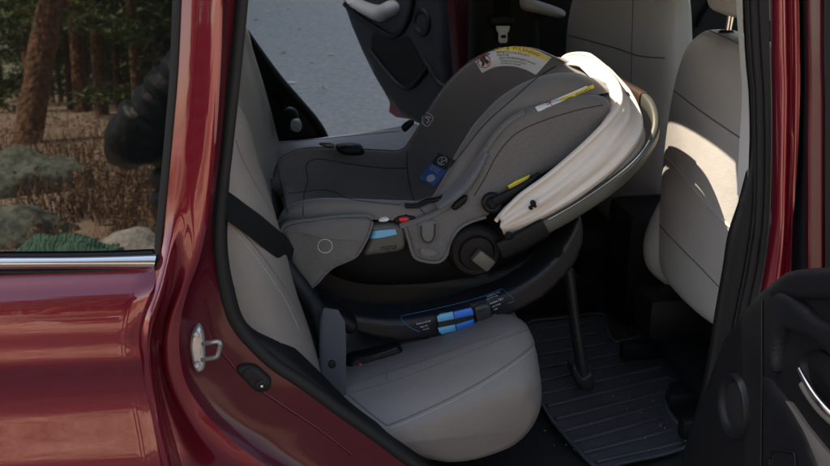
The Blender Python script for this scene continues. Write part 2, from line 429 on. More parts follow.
# big near trunk mirrored in the glass
p0 = mirror(26, 150, yt=-11.5); p1 = mirror(50, 0, yt=-11.5)
dirn = (p1-p0).normalized(); e = thing('pine_tree', (p0.x, p0.y, ground_z(p0.x, p0.y)), 'thick leaning red-barked pine trunk, nearest tree mirrored in the rear side glass', 'tree')
mb = MB(); tube([p0-dirn*1.6, p0-dirn*.4, p0, p0+dirn*2, p0+dirn*5, p0+dirn*9], [.21, .17, .15, .14, .12, .06], 40, 20, mb)
for q in mb.v: q += V((noise.noise(q*5), noise.noise(q*5+V((9, 0, 0))), 0))*.03
tk = obj('trunk', mb, M['bark'], e, 60)
mb = MB(); rn = random.Random(5)
for b in range(60):
    o_ = p0+dirn*rn.uniform(3.2, 9); a = rn.random()*6.28; L = rn.uniform(.8, 1.9); en = o_+V((math.cos(a), math.sin(a), rn.uniform(-.3, .2)))*L
    for c in range(12):
        q = o_.lerp(en, rn.uniform(.3, 1))+V((rn.gauss(0, .15), rn.gauss(0, .15), rn.gauss(0, .1)))
        for g in range(10):
            n1 = V((rn.gauss(0, 1), rn.gauss(0, 1), rn.gauss(0, .6))).normalized(); n2 = n1.orthogonal().normalized(); cc = q+n1*.05
            mb.add([cc-n2*.018, cc+n1*.16, cc+n2*.018], [(0, 1, 2)])
obj('crown', mb, M['needles'], e, 0)
# forest mirrored in the glass
rn = random.Random(11)
for i in range(46):
    yy = -13-i*.6-rn.random()*2; pxx = rn.uniform(-60, 420) if i % 2 else rn.uniform(60, 200); q = mirror(pxx, 120, yt=yy); k = rn.choice([0, 1, 2, 2])
    kd = ['tall pine with bare lower trunk', 'slender high pine with sparse crown', 'low bushy young pine'][k]
    pine(q.x, q.y, k, rn.uniform(.6, 1.15), rn.random()*6, kd+' in the forest mirrored in the side glass', 'pines behind the photographer, '+kd)
# unseen pines beyond the rear of the car, placed and sized to shade the asphalt
av = V((-.919, .394)); nv_ = V((.394, .919))
for i in range(46):
    nn = 1.35+i*.27; L = max(7+rn.random()*5, (.394*nn+2.9)/.919+rn.random()*3); k = rn.choice([0, 2, 2]); q = av*L+nv_*nn
    kd = ['tall pine with bare lower trunk', '', 'low bushy young pine'][k]
    pine(q.x, q.y, k, (1.28*L+(.7 if nn < 2 else 1.6))/(11, 13, 9)[k], rn.random()*6, kd+' placed unseen behind the car to shade the asphalt', 'unseen pines placed to shade the asphalt, '+kd)
def boulder(c, s, mt, label, seed):
    bm = bmesh.new(); bmesh.ops.create_icosphere(bm, subdivisions=5, radius=1)
    for q in bm.verts:
        nn = noise.fractal(q.co*1.1+V((seed, 0, 0)), 1, 2, 5); q.co *= 1+.28*nn
        q.co = V((q.co.x*s[0], q.co.y*s[1], q.co.z*s[2]))+V(c)
    me = bpy.data.meshes.new('boulder'); bm.to_mesh(me); bm.free(); me.materials.append(mt)
    for p in me.polygons: p.use_smooth = True
    o = bpy.data.objects.new('boulder', me); C.objects.link(o); tag(o, label, 'boulder'); return o
def at_base(px, py, yt): q = mirror(px, py, yt=yt); return q
BOUL = []
q = at_base(22, 172, -8.2); BOUL.append((q.x, q.y, .7)); boulder((q.x, q.y, q.z-.22), (.62, .5, .42), M['moss'], 'dark mossy boulder behind the brush, upper one mirrored in the side glass', 1)
q = at_base(25, 232, -6.0); BOUL.append((q.x, q.y, .45)); boulder((q.x-.05, q.y, q.z-.2), (.45, .4, .42), M['moss'], 'flat mossy boulder low at the left of the glass reflection', 2)
q = at_base(122, 243, -3.6); bz = q.z-.10; bx_ = q.x; by_ = q.y
boulder((q.x-.05, q.y-.15, bz-.22), (.55, .4, .34), M['rock'], 'pale speckled granite boulder under the green knit', 4)
for L, nn, k, sc in ((8.5, -.75, 2, 1.5), (10.5, -.9, 0, 1.5), (12.5, -.8, 2, 2.0)):  # unseen pines added to keep sun off the near door
    q = av*L+nv_*nn; kd = ['tall pine with bare lower trunk', '', 'low bushy young pine'][k]
    pine(q.x, q.y, k, sc, rn.random()*6, kd+' added unseen to shade the near side of the car', 'unseen pines added to shade the car, '+kd)
# brush
mb = MB(); rn = random.Random(3)
for i in range(15000):
    y = -4.4-abs(rn.gauss(0, 3.2)); x = rn.uniform(-7.5, 5) if i % 3 else rn.uniform(-3.5, .5)
    cl = noise.noise(V((x*1.3, y*1.3, 5)))
    if any(abs(x-bx-(y-by)*-.12) < br and by-.3 < y < by+1.3 for bx, by, br in BOUL): continue
    if cl < -.12: continue
    z = ground_z(x, y); hgt = rn.uniform(.15, .55)*(.7+cl); a = rn.random()*6.28; ln = rn.uniform(.1, .5)
    d = V((math.cos(a)*ln, math.sin(a)*ln, 1)).normalized()*hgt; s = d.cross(V((rn.gauss(0, 1), rn.gauss(0, 1), .1))).normalized()*rn.uniform(.003, .008); b = V((x, y, z-.02))
    mb.add([b-s, b+s, b+d*.6+s*.7, b+d*.6-s*.7, b+d+V((rn.gauss(0, .05), rn.gauss(0, .05), -.02))], [(0, 1, 2, 3), (3, 2, 4)])
    for g in range(2):
        c = b+d*rn.uniform(.4, 1); n1 = V((rn.gauss(0, 1), rn.gauss(0, 1), rn.gauss(0, .7))).normalized()*rn.uniform(.015, .035); n2 = n1.orthogonal().normalized()*.01
        mb.add([c-n2, c+n1, c+n2, c-n1], [(0, 1, 2, 3)])
tag(obj('dry_brush', mb, M['brush'], sh=0), 'rust-brown dry brush and twigs covering the bank behind the photographer', 'brush', kind='stuff')
# folded green knit on the boulder
e0 = mirror(20, 252, yt=-3.4); e1 = mirror(116, 250, yt=-3.4)
def foldcurve(dy, up): return [e0.lerp(e1, t)+V((0, dy, up*math.sin(math.pi*min(1, t*1.15+.02))**.6+.008*math.sin(t*19+dy*30))) for t in [i/12 for i in range(13)]]
mb = loft([foldcurve(.13, -.05), foldcurve(.14, .0), foldcurve(.10, .045), foldcurve(.03, .06), foldcurve(-.05, .075), foldcurve(-.12, .06), foldcurve(-.15, -.02)], 60, 30, disp=lambda p, u, v: p+V((0, 0, .004*math.sin(u*150)+.018*noise.noise(p*11)+.006*math.sin(v*22+3*u))))
tag(obj('folded_blanket', mb, M['green'], solid=.01), 'sage green ribbed knit blanket folded over the pale boulder', 'blanket')

# ---- photographer mirrored in the glass
def skinned(name, verts, edges, rad, mt, root=0, sub=2, parent=None):
    me = bpy.data.meshes.new(name); me.from_pydata([V(v) for v in verts], edges, []); me.materials.append(mt)
    o = bpy.data.objects.new(name, me); C.objects.link(o)
    md = o.modifiers.new('s', 'SKIN'); md.use_smooth_shade = True
    for i, r in enumerate(rad):
        me.skin_vertices[0].data[i].radius = r if isinstance(r, tuple) else (r, r)
    me.skin_vertices[0].data[root].use_root = True
    sb = o.modifiers.new('d', 'SUBSURF'); sb.levels = sub; sb.render_levels = sub
    dg = bpy.context.evaluated_depsgraph_get(); m2 = bpy.data.meshes.new_from_object(o.evaluated_get(dg))
    bpy.data.objects.remove(o); m2.name = name
    if not m2.materials: m2.materials.append(mt)
    for p in m2.polygons: p.use_smooth = True
    o = bpy.data.objects.new(name, m2); C.objects.link(o)
    if parent: o.parent = parent; 
    return o
PB = V((-.04, -2.02, 0))
def pp(x, y, z): return PB+V((x, y, z))
EL = mirror(126, 146, yt=-2.02); SHL = mirror(172, 128, yt=-2.02)
print('EL', EL, 'SHL', SHL, 'T', mirror(152, 200, yt=-2.02), 'T2', mirror(150, 250, yt=-2.02))
HN = V((-.075, -1.86, 1.56)); HR = V((.085, -1.86, 1.57))
vb = [pp(0, 0, .98), pp(0, -.02, 1.18), pp(0, -.02, 1.36), pp(0, 0, 1.47), pp(0, .02, 1.56), pp(0, .03, 1.66), pp(0, .02, 1.76),
      pp(-.18, 0, 1.42), EL, HN, pp(.18, 0, 1.42), pp(.33, .03, 1.2), HR,
      pp(-.10, 0, .90), pp(-.12, .02, .50), pp(-.13, -.02, .09), pp(-.13, .13, .04), pp(.10, 0, .90), pp(.12, .02, .50), pp(.13, -.02, .09), pp(.13, .13, .04)]
eb = [(0, 1), (1, 2), (2, 3), (3, 4), (4, 5), (5, 6), (2, 7), (7, 8), (8, 9), (2, 10), (10, 11), (11, 12), (0, 13), (13, 14), (14, 15), (15, 16), (0, 17), (17, 18), (18, 19), (19, 20)]
rb = [(.15, .11), (.13, .10), (.15, .11), .06, .055, (.08, .095), (.06, .07), .07, .05, .032, .07, .05, .032, .085, .055, .04, .035, .085, .055, .04, .035]
vb = [V(v) for v in vb]
for hnd, sx in ((HN, 1), (HR, -1)):      # five fingers and a thumb rooted in each palm
    hi = vb.index(hnd); palm = len(vb); vb.append(hnd+V((sx*.01, .045, .03))); rb.append((.026, .016)); eb.append((hi, palm))
    for k in range(4):
        b0 = len(vb); off = -.024+.016*k; ln = [.026, .03, .028, .02][k]
        vb += [vb[palm]+V((sx*.012, .02, off)), vb[palm]+V((sx*(.012+ln*.6), .028, off+.002)), vb[palm]+V((sx*(.012+ln*1.4), .018, off+.002))]
        rb += [.009, .0085, .007]; eb += [(palm, b0), (b0, b0+1), (b0+1, b0+2)]
    b0 = len(vb); vb += [vb[palm]+V((sx*.012, -.015, -.03)), vb[palm]+V((sx*.035, -.012, -.036))]; rb += [.010, .008]; eb += [(palm, b0), (b0, b0+1)]
person = skinned('person', vb, eb, rb, M['skin'])
tag(person, 'person in a black quilted puffer jacket holding elbows out, mirrored in the side glass', 'person')
me = person.data; me.materials.append(M['trousers'])
for p in me.polygons:
    if p.center.z < 1.0: p.material_index = 1
jk = MB()
def puffer(path, rad, rings_per):
    pts = cr(path, rings_per*8+1); rs = []
    for i, p in enumerate(pts):
        t = (pts[min(i+1, len(pts)-1)]-pts[max(i-1, 0)]).normalized(); a = t.orthogonal().normalized() if abs(t.x) > .9 else t.cross(V((1, 0, 0))).normalized(); b = t.cross(a)
        u = i/(len(pts)-1)*(len(rad)-1); k = min(int(u), len(rad)-2); r = rad[k]+(rad[k+1]-rad[k])*(u-k); ph = (i % 8)/8
        rr = r*(1+.12*abs(math.sin(ph*math.pi))**.6-.05); ring = []
        for j in range(28):
            th = j/28*6.283; q = p+a*rr*math.cos(th)+b*rr*math.sin(th); q += (q-p).normalized()*(.020*noise.noise(q*8)+.012*noise.noise(q*26)); ring.append(q)
        rs.append(ring)
    rings(rs, True, jk)
SHL = pp(-.19, 0, 1.34)
puffer([SHL+V((.08, 0, .04)), SHL, EL.lerp(SHL, .45), EL+V((.02, 0, .01)), EL.lerp(HN, .3)+V((0, .01, 0)), HN.lerp(EL, .12)], [.08, .10, .10, .10, .09, .055], 12)
puffer([pp(.10, 0, 1.44), pp(.2, 0, 1.40), pp(.34, .03, 1.2), HR.lerp(pp(.34, .03, 1.2), .4), HR.lerp(pp(.34, .03, 1.2), .12)], [.08, .10, .09, .08, .055], 8)
rs = []
for i in range(65):
    t = i/64; z = .86+t*.64; wx = .245+.03*math.sin(t*3) if t < .85 else .255-(t-.85)*1.1; wy = .15-.02*t; ph = (i % 8)/8; g = 1+.08*abs(math.sin(ph*math.pi))**.6
    rs.append([pp(-.12*(1-t)+wx*g*math.cos(a), wy*g*math.sin(a), z) for a in [k/36*6.283 for k in range(36)]])
rings(rs, True, jk)
obj('jacket', jk, M['jacket'], person, 60)
hb = MB(); lathe(pp(0, -.005, 1.70), (0, 0, 1), [(.06, -.12), (.095, -.08), (.103, 0), (.098, .06), (.07, .10), (.02, .125)], 24, hb)
obj('hair', hb, M['hair'], person, 60)

# ================================================================ THE CAR
car = thing('car', (0.4, 0.9, 0), 'red metallic car with both doors open on grey leather seats', 'car')
def part(name, mb, mt, parent=None, label=None, **k):
    o = obj(name, mb, M[mt], parent or car, **k)
    if label: o['label'] = label
    return o
# ---- rear quarter panel (outer skin): profile rows, right edge traced
edge = [(157, 266), (156, 272), (153, 283), (150, 292), (146, 302), (140, 322), (138, 345), (140, 362), (143, 378), (148, 402), (154, 432), (160, 466), (168, 500), (180, 560), (195, 640)]
prof = [(-.004, 0), (-.012, 0), (-.030, 0), (-.040, 0), (-.046, 0), (-.052, 0), (-.052, 0), (-.053, 0), (-.040, 0), (-.036, 0), (-.042, 0), (-.050, 0), (-.045, 0), (-.03, 0), (.0, 0)]
rows = []
for (px, py), (yo, _) in zip(edge, prof):
    p = PY(px, py, yo); r = []
    hem = [V((p.x+.004, p.y+.004, p.z)), V((p.x+.004, p.y+.028, p.z))]
    for i in range(25):
        x = p.x-.9*(1-(i/24))**1.0
        bow = .012*(1-((x-p.x)/.9+1))   # slight plan curvature
        r.append(V((x, yo+.02*((p.x-x)/.9)**2, p.z+.018*(p.x-x))))
    rows.append(r+hem)
sm = [cr([r[k] for r in rows], 70) for k in range(len(rows[0]))]
mb = MB(); mb.add(*grid([[sm[k][j] for k in range(len(sm))] for j in range(70)]))
part('quarter_panel', mb, 'paint', sh=50)
# ---- C pillar and door jamb, traced curves lofted
K0 = [(182, -60, -.003), (180, -30, -.003), (175, 60, -.003), (169, 140, -.003), (162, 215, -.003), (157, 262, -.006), (151, 290, -.030), (142, 318, -.045), (139, 345, -.046), (143, 380, -.036), (149, 410, -.034), (156, 440, -.042), (161, 466, -.045), (172, 520, -.04), (182, 560, -.03)]
K1 = [(196, -60, -.008), (194, -30, -.008), (190, 60, -.008), (184, 140, -.008), (176, 215, -.008), (169, 254, -.018), (162, 290, -.036), (153, 318, -.050), (149, 345, -.050), (152, 380, -.040), (158, 410, -.038), (165, 440, -.046), (171, 466, -.048), (184, 520, -.04), (196, 560, -.03)]
K2 = [(206, -60, -.008), (204, -30, -.008), (200, 60, -.008), (195, 140, -.008), (187, 215, -.007), (179, 258, .002), (171, 290, .022), (162, 318, .030), (156, 345, .032), (159, 380, .036), (166, 410, .038), (175, 440, .034), (184, 466, .03), (205, 520, .03), (222, 560, .03)]
K3 = [(218, -60, -.006), (217, -30, -.006), (214, 60, -.006), (209, 140, -.006), (201, 215, -.004), (192, 260, .000), (182, 290, .008), (170, 318, .014), (165, 345, .016), (169, 380, .018), (183, 412, .020), (206, 443, .018), (235, 466, .016), (290, 500, .016), (330, 530, .016)]
K4 = [(224, -60, .002), (223, -30, .002), (221, 60, .002), (216, 140, .002), (208, 215, .003), (199, 260, .006), (188, 290, .012), (181, 318, .016), (179, 345, .018), (184, 378, .020), (199, 405, .022), (226, 435, .020), (258, 460, .018), (310, 492, .018), (350, 520, .018)]
K5 = [(228, -60, .036), (227, -30, .036), (226, 60, .036), (221, 140, .036), (212, 215, .034), (204, 258, .034), (196, 290, .038), (194, 318, .042), (197, 345, .044), (207, 375, .046), (226, 402, .046), (252, 427, .046), (284, 450, .044), (334, 482, .044), (374, 510, .044)]
K6 = [(238, -60, .062), (237, -30, .062), (233, 20, .062), (227, 80, .062), (219, 155, .062), (213, 210, .062), (213, 252, .062), (219, 290, .064), (232, 328, .064), (264, 363, .064), (299, 387, .064), (333, 412, .064), (367, 436, .064), (405, 464, .064), (450, 495, .064)]
def kc(K): return [PT(*k) for k in K]
def loftK(ks, nu=90, nv=None):
    mb = MB(); cs = [cr(kc(k), nu) for k in ks]
    if nv:
        cols = [cr([c[i] for c in cs], nv) for i in range(nu)]; cs = [[cols[i][j] for i in range(nu)] for j in range(nv)]
    mb.add(*grid(cs)); return mb
pil = loftK([K0, K1, K2, K3, K4], 90, 30); part('rear_pillar', pil, 'paint', sh=60)
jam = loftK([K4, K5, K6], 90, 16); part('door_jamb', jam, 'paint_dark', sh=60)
jbv = [pil.bvh(), jam.bvh()]
# raised pressing line and scratches on the jamb
mb = seam([(205, 300), (212, 330), (222, 352), (245, 378), (275, 400), (320, 430), (352, 455)], jbv, .0035, 50, off=-.0015)
part('jamb_ridge', mb, 'paint_dark', sh=80)
# ---- weatherstrip: fat rubber tube + inner lip
c6 = cr(kc([(a+ (6 if b < 300 else 5), b-(0 if b < 300 else 3), .072) for a, b, c in K6]), 120)
mb = tube(c6, .013, 120, 12, smooth=False); part('door_seal', mb, 'rubber', sh=80)
mb = tube([p+V((-.007, -.006, 0)) for p in c6], .0035, 120, 8, smooth=False); part('seal_lip', mb, 'rubber', sh=80)
inn = [(248, -60, .10), (247, -30, .10), (246, 20, .10), (240, 80, .10), (232, 155, .10), (228, 210, .10), (229, 252, .105), (236, 285, .11), (250, 322, .12), (285, 340, .13), (320, 372, .13), (350, 402, .13), (385, 428, .13), (419, 451, .13), (470, 490, .13)]
mb = loftK([[(a+8, b, .078) for a, b, c in K6], [((a+d)/2+4, (b+e_)/2, .088) for (a, b, c), (d, e_, f_) in zip(K6, inn)], inn], 90, 10)
part('sill_trim', mb, 'blk', sh=60)
# ---- quarter window
gl = [(-140, -60), (176, -60), (172, 60), (166, 140), (158, 215), (154, 250), (152, 256), (80, 257), (0, 258), (-140, 258)]
g = pillow(gl, (GP, GN), .0, 4, .006, 14, smooth=False); win = part('quarter_window', g, 'glass', sh=30)
mb = MB(); cs = [cr([PT(a, b, y) for a, b in [(x0, -60), (x1, 60), (x2, 140), (x3, 215), (x4, 262)]], 50) for x0, x1, x2, x3, x4, y in [(174, 170, 164, 157, 153, -.004), (176, 172, 166, 159, 155, -.009), (182, 177.5, 171, 164, 159, -.009), (184, 179, 173, 166, 161, -.001)]]
mb.add(*grid(cs)); part('window_seal', mb, 'rubber', win, sh=60)
ch = [[PT(-140, y, d), PT(0, y-1, d), PT(80, y-1.5, d), PT(157-k, y-4+k, d)] for k, (y, d) in enumerate([(257, -.004), (259, -.014), (264, -.020), (269, -.016), (272, -.004)])]
mb = loft(ch, 50, 16); part('chrome_strip', mb, 'chrome', win, sh=70)
mb = tube([PT(-140, 255.5, -.006), PT(80, 254.8, -.006), PT(153, 252.5, -.006)], .0035, 30, 8); part('lower_window_seal', mb, 'rubber', win, sh=80)
mb = tube([PT(-140, 273, -.006), PT(0, 272.5, -.006), PT(80, 271.5, -.006), PT(155, 268, -.006)], .0035, 30, 8); part('chrome_gasket', mb, 'rubber', win, sh=80)
# ---- striker
sp = PY(199, 348, .018)
st = pillow([(192, 334), (196, 327), (200, 326), (204, 337), (205, 352), (205, 365), (202, 371), (196, 371), (192, 360), (190, 345)], ((0, .036, 0), (0, -1, 0)), .008, 4, .03, 2)
so_ = part('door_striker', st, 'zinc', sh=60)
mb = MB(); tube([PY(203, 344, .01), PY(211, 342.5, -.005), PY(217, 341.5, -.011), PY(219.5, 342.5, -.012), PY(220, 346, -.012), PY(218.5, 353, -.010), PY(217, 356.5, -.009), PY(213, 358, -.004), PY(202, 360, .012)], .0043, 60, 12, mb, smooth=True)
part('striker_loop', mb, 'zinc', so_, sh=80)
for q in ((196, 334), (197, 365)):
    lathe(PY(*q, .024), (0.2, -1, 0), [(.006, 0), (.006, .004), (.004, .006)], 6, mb)
part('striker_bolts', mb, 'zinc', so_, sh=30)
# ---- rubber plug
pg = pillow([(238, 366), (246, 364), (256, 366), (264, 372), (271, 380), (269, 389), (260, 392), (252, 388), (243, 378), (238, 372)], ((0, .055, 0), (0, -1, 0)), .009, 4, .03, 2)
po = part('jamb_plug', pg, 'rubber', sh=60); mb = MB()
lathe(PY(261, 385, .047), (.2, -1, .1), [(.011, 0), (.011, .004), (.005, .006), (.0045, .009), (.001, .010)], 20, mb)
lathe(PY(248, 373, .047), (.2, -1, .1), [(.010, 0), (.009, .003), (.003, .003)], 20, mb); part('plug_stud', mb, 'trim', po, sh=40)
mb = lathe(PY(261.5, 386, .04), (.2, -1, .1), [(.0035, 0), (.0025, .003), (.0005, .0035)], 12); part('plug_pin', mb, 'zinc', po, sh=40)
# ---- B pillar
def strip(ks, nu=60, nv=None): return loftK(ks, nu, nv)
b0 = [(735, -60, .13), (736, 0, .13), (740, 60, .13), (742, 95, .13), (739, 150, .13), (737, 195, .13)]
b1 = [(741, -60, .09), (742, 0, .09), (745, 60, .09), (748, 95, .09), (749, 150, .09), (747, 195, .09)]
part('pillar_trim', strip([b0, b1], 30), 'pillar_trim', label='pale grey edge of the inner pillar trim')
ys = [-60, 0, 60, 95, 150, 195, 232, 270, 310, 360, 400, 440, 470, 520]
L0 = [742, 743, 746, 749, 749.5, 741, 731, 725, 718, 710, 702, 690, 682, 668]
L1 = [748, 749, 752, 755, 756, 756, 753, 747, 739, 729, 720, 710, 702, 690]
L2 = [758, 759, 762, 764, 765, 764, 762, 757, 748, 738, 729, 719, 711, 700]
L3 = [768, 769, 770, 771, 771, 770, 768, 763, 756, 746, 737, 727, 719, 708]
Yv = [.095, .085, .07, .07]
mk = lambda L, y: [(a, b, y) for a, b in zip(L, ys)]
part('pillar_lower_trim', strip([mk([l-(3 if 5 < i else 0) for i, l in enumerate(L0)], .13), mk(L0, .095), mk(L1, .085)], 60, 8), 'trim', sh=60)
mb = tube(kc(mk([(a+b)/2 for a, b in zip(L1, L2)], .078)), .009, 60, 10); 
tube(kc(mk([a-1 for a in L1], .082)), .0032, 60, 8, mb); part('front_door_seal', mb, 'rubber', sh=80)
part('seal_flange', strip([mk(L1, .088), mk(L2, .072), mk([a+2 for a in L2], .070), mk(L3, .062)], 60, 8), 'rubber', sh=60)
R0 = [769, 770, 771, 772, 772, 771, 769, 764, 757, 747]; R1 = [778, 779, 780, 781, 780, 779, 778, 774, 768, 760]
R2 = [791, 792, 793, 793, 792, 790, 789, 787, 783, 778]; R3 = [798, 799, 800, 800, 798, 795, 792, 791, 788, 784]
R4 = [800, 801, 802, 802, 801, 799, 797, 796, 794, 792]; R5 = [806, 806, 807, 807, 806, 806, 806, 806, 806, 806]
R6 = [814, 815, 816, 816, 816, 816, 816, 816, 816, 816]; R7 = [823, 824, 824, 825, 825, 825, 825, 825, 825, 825]
part('middle_pillar', strip([mk(R0, .064), mk([a+4 for a in R0], .046), mk(R1, .036), mk([a+5 for a in R1], .030), mk(R2, .036), mk([a+2 for a in R2], .022), mk(R3, .018)], 60, 24), 'paint', sh=60)
part('pillar_gap_seal', strip([mk(R3, .019), mk([a+1 for a in R3], .034), mk(R4, .036), mk(R5, .006)], 60, 10), 'rubber', sh=60)
part('front_door_edge', strip([mk(R5, .006), mk([a+3 for a in R5], -.004), mk(R6, .0), mk(R7, .006)], 60, 12), 'paint_dark', sh=60)
part('front_door_frame', strip([mk(R7, .0), mk([a+12 for a in R7], -.004), mk([a+120 for a in R7], -.004)], 60, 6), 'blk', sh=60)

# ---- rear bench cushion
def prof_c(y, zr, zf, fx, zb):
    return [V(p) for p in [(-.10, y, zr-.05), (0, y, zr-.012), (.12, y, zr-.006), (.22, y, zr+(zf-zr)*.08), (.34, y, zr+(zf-zr)*.42), (.45, y, zr+(zf-zr)*.82), (.505, y, zf), (fx-.012, y, zf-.016), (fx, y, zf-.05), (fx+.002, y, zf-.45*(zf-zb)), (fx-.02, y, zb+.3*(zf-zb)), (fx-.07, y, zb+.10*(zf-zb)), (.36, y, zb), (.22, y, zb+.03), (-.10, y, zb+.03)]]
CS = [(.110, .555, .64, .515, .50), (.116, .570, .662, .53, .488), (.125, .578, .675, .540, .482), (.145, .598, .692, .548, .474), (.18, .620, .715, .552, .47), (.225, .638, .735, .555, .465), (.27, .642, .738, .556, .465), (.31, .637, .730, .556, .465), (.36, .63, .72, .556, .465), (.7, .63, .72, .556, .465), (.85, .66, .745, .556, .465), (1.0, .70, .775, .55, .465), (1.2, .74, .81, .54, .465), (1.4, .80, .85, .53, .465), (1.52, .835, .87, .50, .465), (1.58, .82, .855, .47, .48), (1.6, .78, .80, .43, .50)]
cols_ = [cr(prof_c(*c), 90, True) for c in CS]
rs = [cr([c[i] for c in cols_], 110) for i in range(90)]
rs = [[rs[i][j] for i in range(90)] for j in range(110)]
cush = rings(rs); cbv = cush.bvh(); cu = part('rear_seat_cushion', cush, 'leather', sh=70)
e1 = [(345, 392), (383, 423), (392, 424), (430, 408), (470, 388), (500, 370), (525, 352), (534, 344)]
part('cushion_seam', seam(e1, cbv, .0018, 60, -.0004), 'seam', cu, sh=80)
part('cushion_stitching', stitches([(a, b+4) for a, b in e1[2:]], cbv, 2.2), 'thread', cu, sh=0)
e2 = [(347, 394), (385, 384), (430, 368), (470, 352), (505, 338), (528, 330)]
part('bolster_seam', seam(e2, cbv, .0016, 60, -.0004), 'seam', cu, sh=80)
e3 = [(345, 388), (365, 380), (420, 362), (470, 344), (505, 332), (500, 315), (470, 318), (420, 338), (380, 352), (345, 366)]
part('perforated_insert', decal(e3, cbv, .0012, 4, smooth=True), 'perf', cu, sh=70)
part('cross_seam', seam([(384, 350), (386, 366), (387, 380)], cbv, .0014, 20, 0), 'seam', cu, sh=80)
part('far_cushion_seam', seam([(250, 146), (300, 141), (350, 136), (400, 131)], cbv, .0016, 40, -.0004), 'seam', cu, sh=80)
# ---- rear backrest
def ring_b(z, xf, th):
    pr = [(.105, -.06), (.12, -.022), (.15, .004), (.19, .018), (.25, .020), (.30, .006), (.34, 0), (.7, 0), (.9, 0), (1.1, 0), (1.38, 0), (1.44, .01), (1.50, .018), (1.56, .004), (1.6, -.03), (1.615, -.07)]
    f = [V((xf+dx, y, z)) for y, dx in pr]; bk = [V((xf-th, y, z)) for y in (1.6, 1.2, .8, .4, .12)]
    return cr(f+bk, 110, True)
BS = [(.60, .07, .14), (.66, .075, .16), (.74, .058, .16), (.84, .030, .155), (.94, .010, .15), (1.04, -.012, .145), (1.13, -.035, .14), (1.20, -.05, .125), (1.245, -.075, .10), (1.265, -.10, .06)]
rr = [ring_b(*b) for b in BS]; rs = [cr([r[i] for r in rr], 60) for i in range(110)]
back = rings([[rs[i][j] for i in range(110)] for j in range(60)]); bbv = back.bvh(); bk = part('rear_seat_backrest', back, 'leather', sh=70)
part('backrest_seam', seam([(236, 140), (242, 158), (256, 185), (272, 212), (290, 245)], bbv, .0018, 40, -.0004), 'seam', bk, sh=80)
s4 = [(230, 226), (240, 238), (252, 252), (264, 268), (275, 284), (285, 300), (293, 316), (299, 330)]
part('backrest_piping', seam([(a+5, b-3) for a, b in s4], bbv, .0016, 40, -.0004), 'seam', bk, sh=80)
part('backrest_stitching', stitches(s4, bbv, 2.4), 'thread', bk, sh=0)
# ---- front seats
def slab(cx, cy, yaw, secs, n=64, ex=4.0):
    rs = []
    for z, xr, yo, th, hw in secs:     # rear face x offset, lateral offset, thickness, half width
        ring = []
        for j in range(n):
            t = 2*math.pi*j/n; c, s = math.cos(t), math.sin(t)
            u = math.copysign(abs(c)**(2/ex), c)*th/2; v_ = math.copysign(abs(s)**(2/ex), s)*hw
            x = xr+th/2+u; y = yo+v_
            if u < 0: x -= -.018*(1-(v_/hw)**2)*-1
            ring.append(V((cx+x*math.cos(yaw)-y*math.sin(yaw), cy+x*math.sin(yaw)+y*math.cos(yaw), z)))
        rs.append(ring)
    cols = [cr([r[i] for r in rs], 80) for i in range(n)]
    return rings([[cols[i][j] for i in range(n)] for j in range(80)])
def creased(secs, zs):
    out = []
    for s in secs: out.append(s)
    return sorted(out)
pas = [(.665, .05, 0, .09, .17), (.672, .02, 0, .12, .20), (.69, .008, 0, .135, .225), (.72, .003, 0, .14, .238), (.80, .0, 0, .14, .245), (.95, .0, 0, .14, .25), (1.08, .003, 0, .135, .245), (1.18, .010, 0, .125, .232), (1.25, .022, 0, .11, .21), (1.29, .04, 0, .085, .17), (1.303, .06, 0, .05, .13), (1.307, .075, 0, .02, .06)]
ps = slab(.985, .445, 0, pas); pbv = ps.bvh(); pso = part('front_seat', ps, 'lit_leather', sh=70, label='near front seat back with a sunlit patch')
sm_ = lambda pth, r=.0022: seam(pth, pbv, r, 50, -.0006)
part('seat_crease', sm_([(663, 82), (690, 103), (715, 121), (742, 139)]), 'seam', pso, sh=80)
part('seat_crease', sm_([(660, 152), (672, 163), (690, 185), (710, 208), (735, 232)], .004), 'lit_leather', pso, sh=80)
part('seat_crease', sm_([(654, 219), (675, 242), (700, 267), (722, 290)]), 'seam', pso, sh=80)
part('seat_crease', sm_([(683, 22), (698, 26), (715, 33), (742, 45)]), 'seam', pso, sh=80)
part('seat_stitching', stitches([(663, 85), (690, 106), (715, 124), (742, 142)], pbv, 2.4, mb=stitches([(654, 216), (675, 239), (700, 264), (722, 287)], pbv, 2.4)), 'thread', pso, sh=0)
# bolster, bottom cushion, headrest, rails
mb = slab(1.02, .66, 0, [(.62, .03, 0, .10, .03), (.68, -.03, 0, .14, .05), (.76, -.04, 0, .15, .055), (.85, -.01, 0, .12, .045), (.92, .03, 0, .06, .02)], 32, 2.4)
part('seat_side_bolster', mb, 'lit_leather', pso, sh=70)
mb = box((1.36, .44, .58), (.56, .46, .16), bev=.05); part('seat_base', mb, 'blk', pso, sh=60)
mb = box((1.02, .60, .575), (.16, .12, .12), bev=.03); box((1.16, .44, .50), (.36, .46, .06), bev=.02, mb=mb)
for yy in (.24, .64): box((1.12, yy, .45), (.42, .035, .05), bev=.008, mb=mb)
part('seat_frame', mb, 'blk', pso, sh=50)
HP = PY(742, 2, .42)
mb = slab(HP.x-.03, .43, 0, [(1.355, .02, 0, .05, .10), (1.37, .0, 0, .09, .125), (1.43, -.005, 0, .11, .135), (1.50, .01, 0, .10, .13), (1.53, .03, 0, .05, .10)], 40, 3)
part('headrest', mb, 'lit_leather', pso, sh=70)
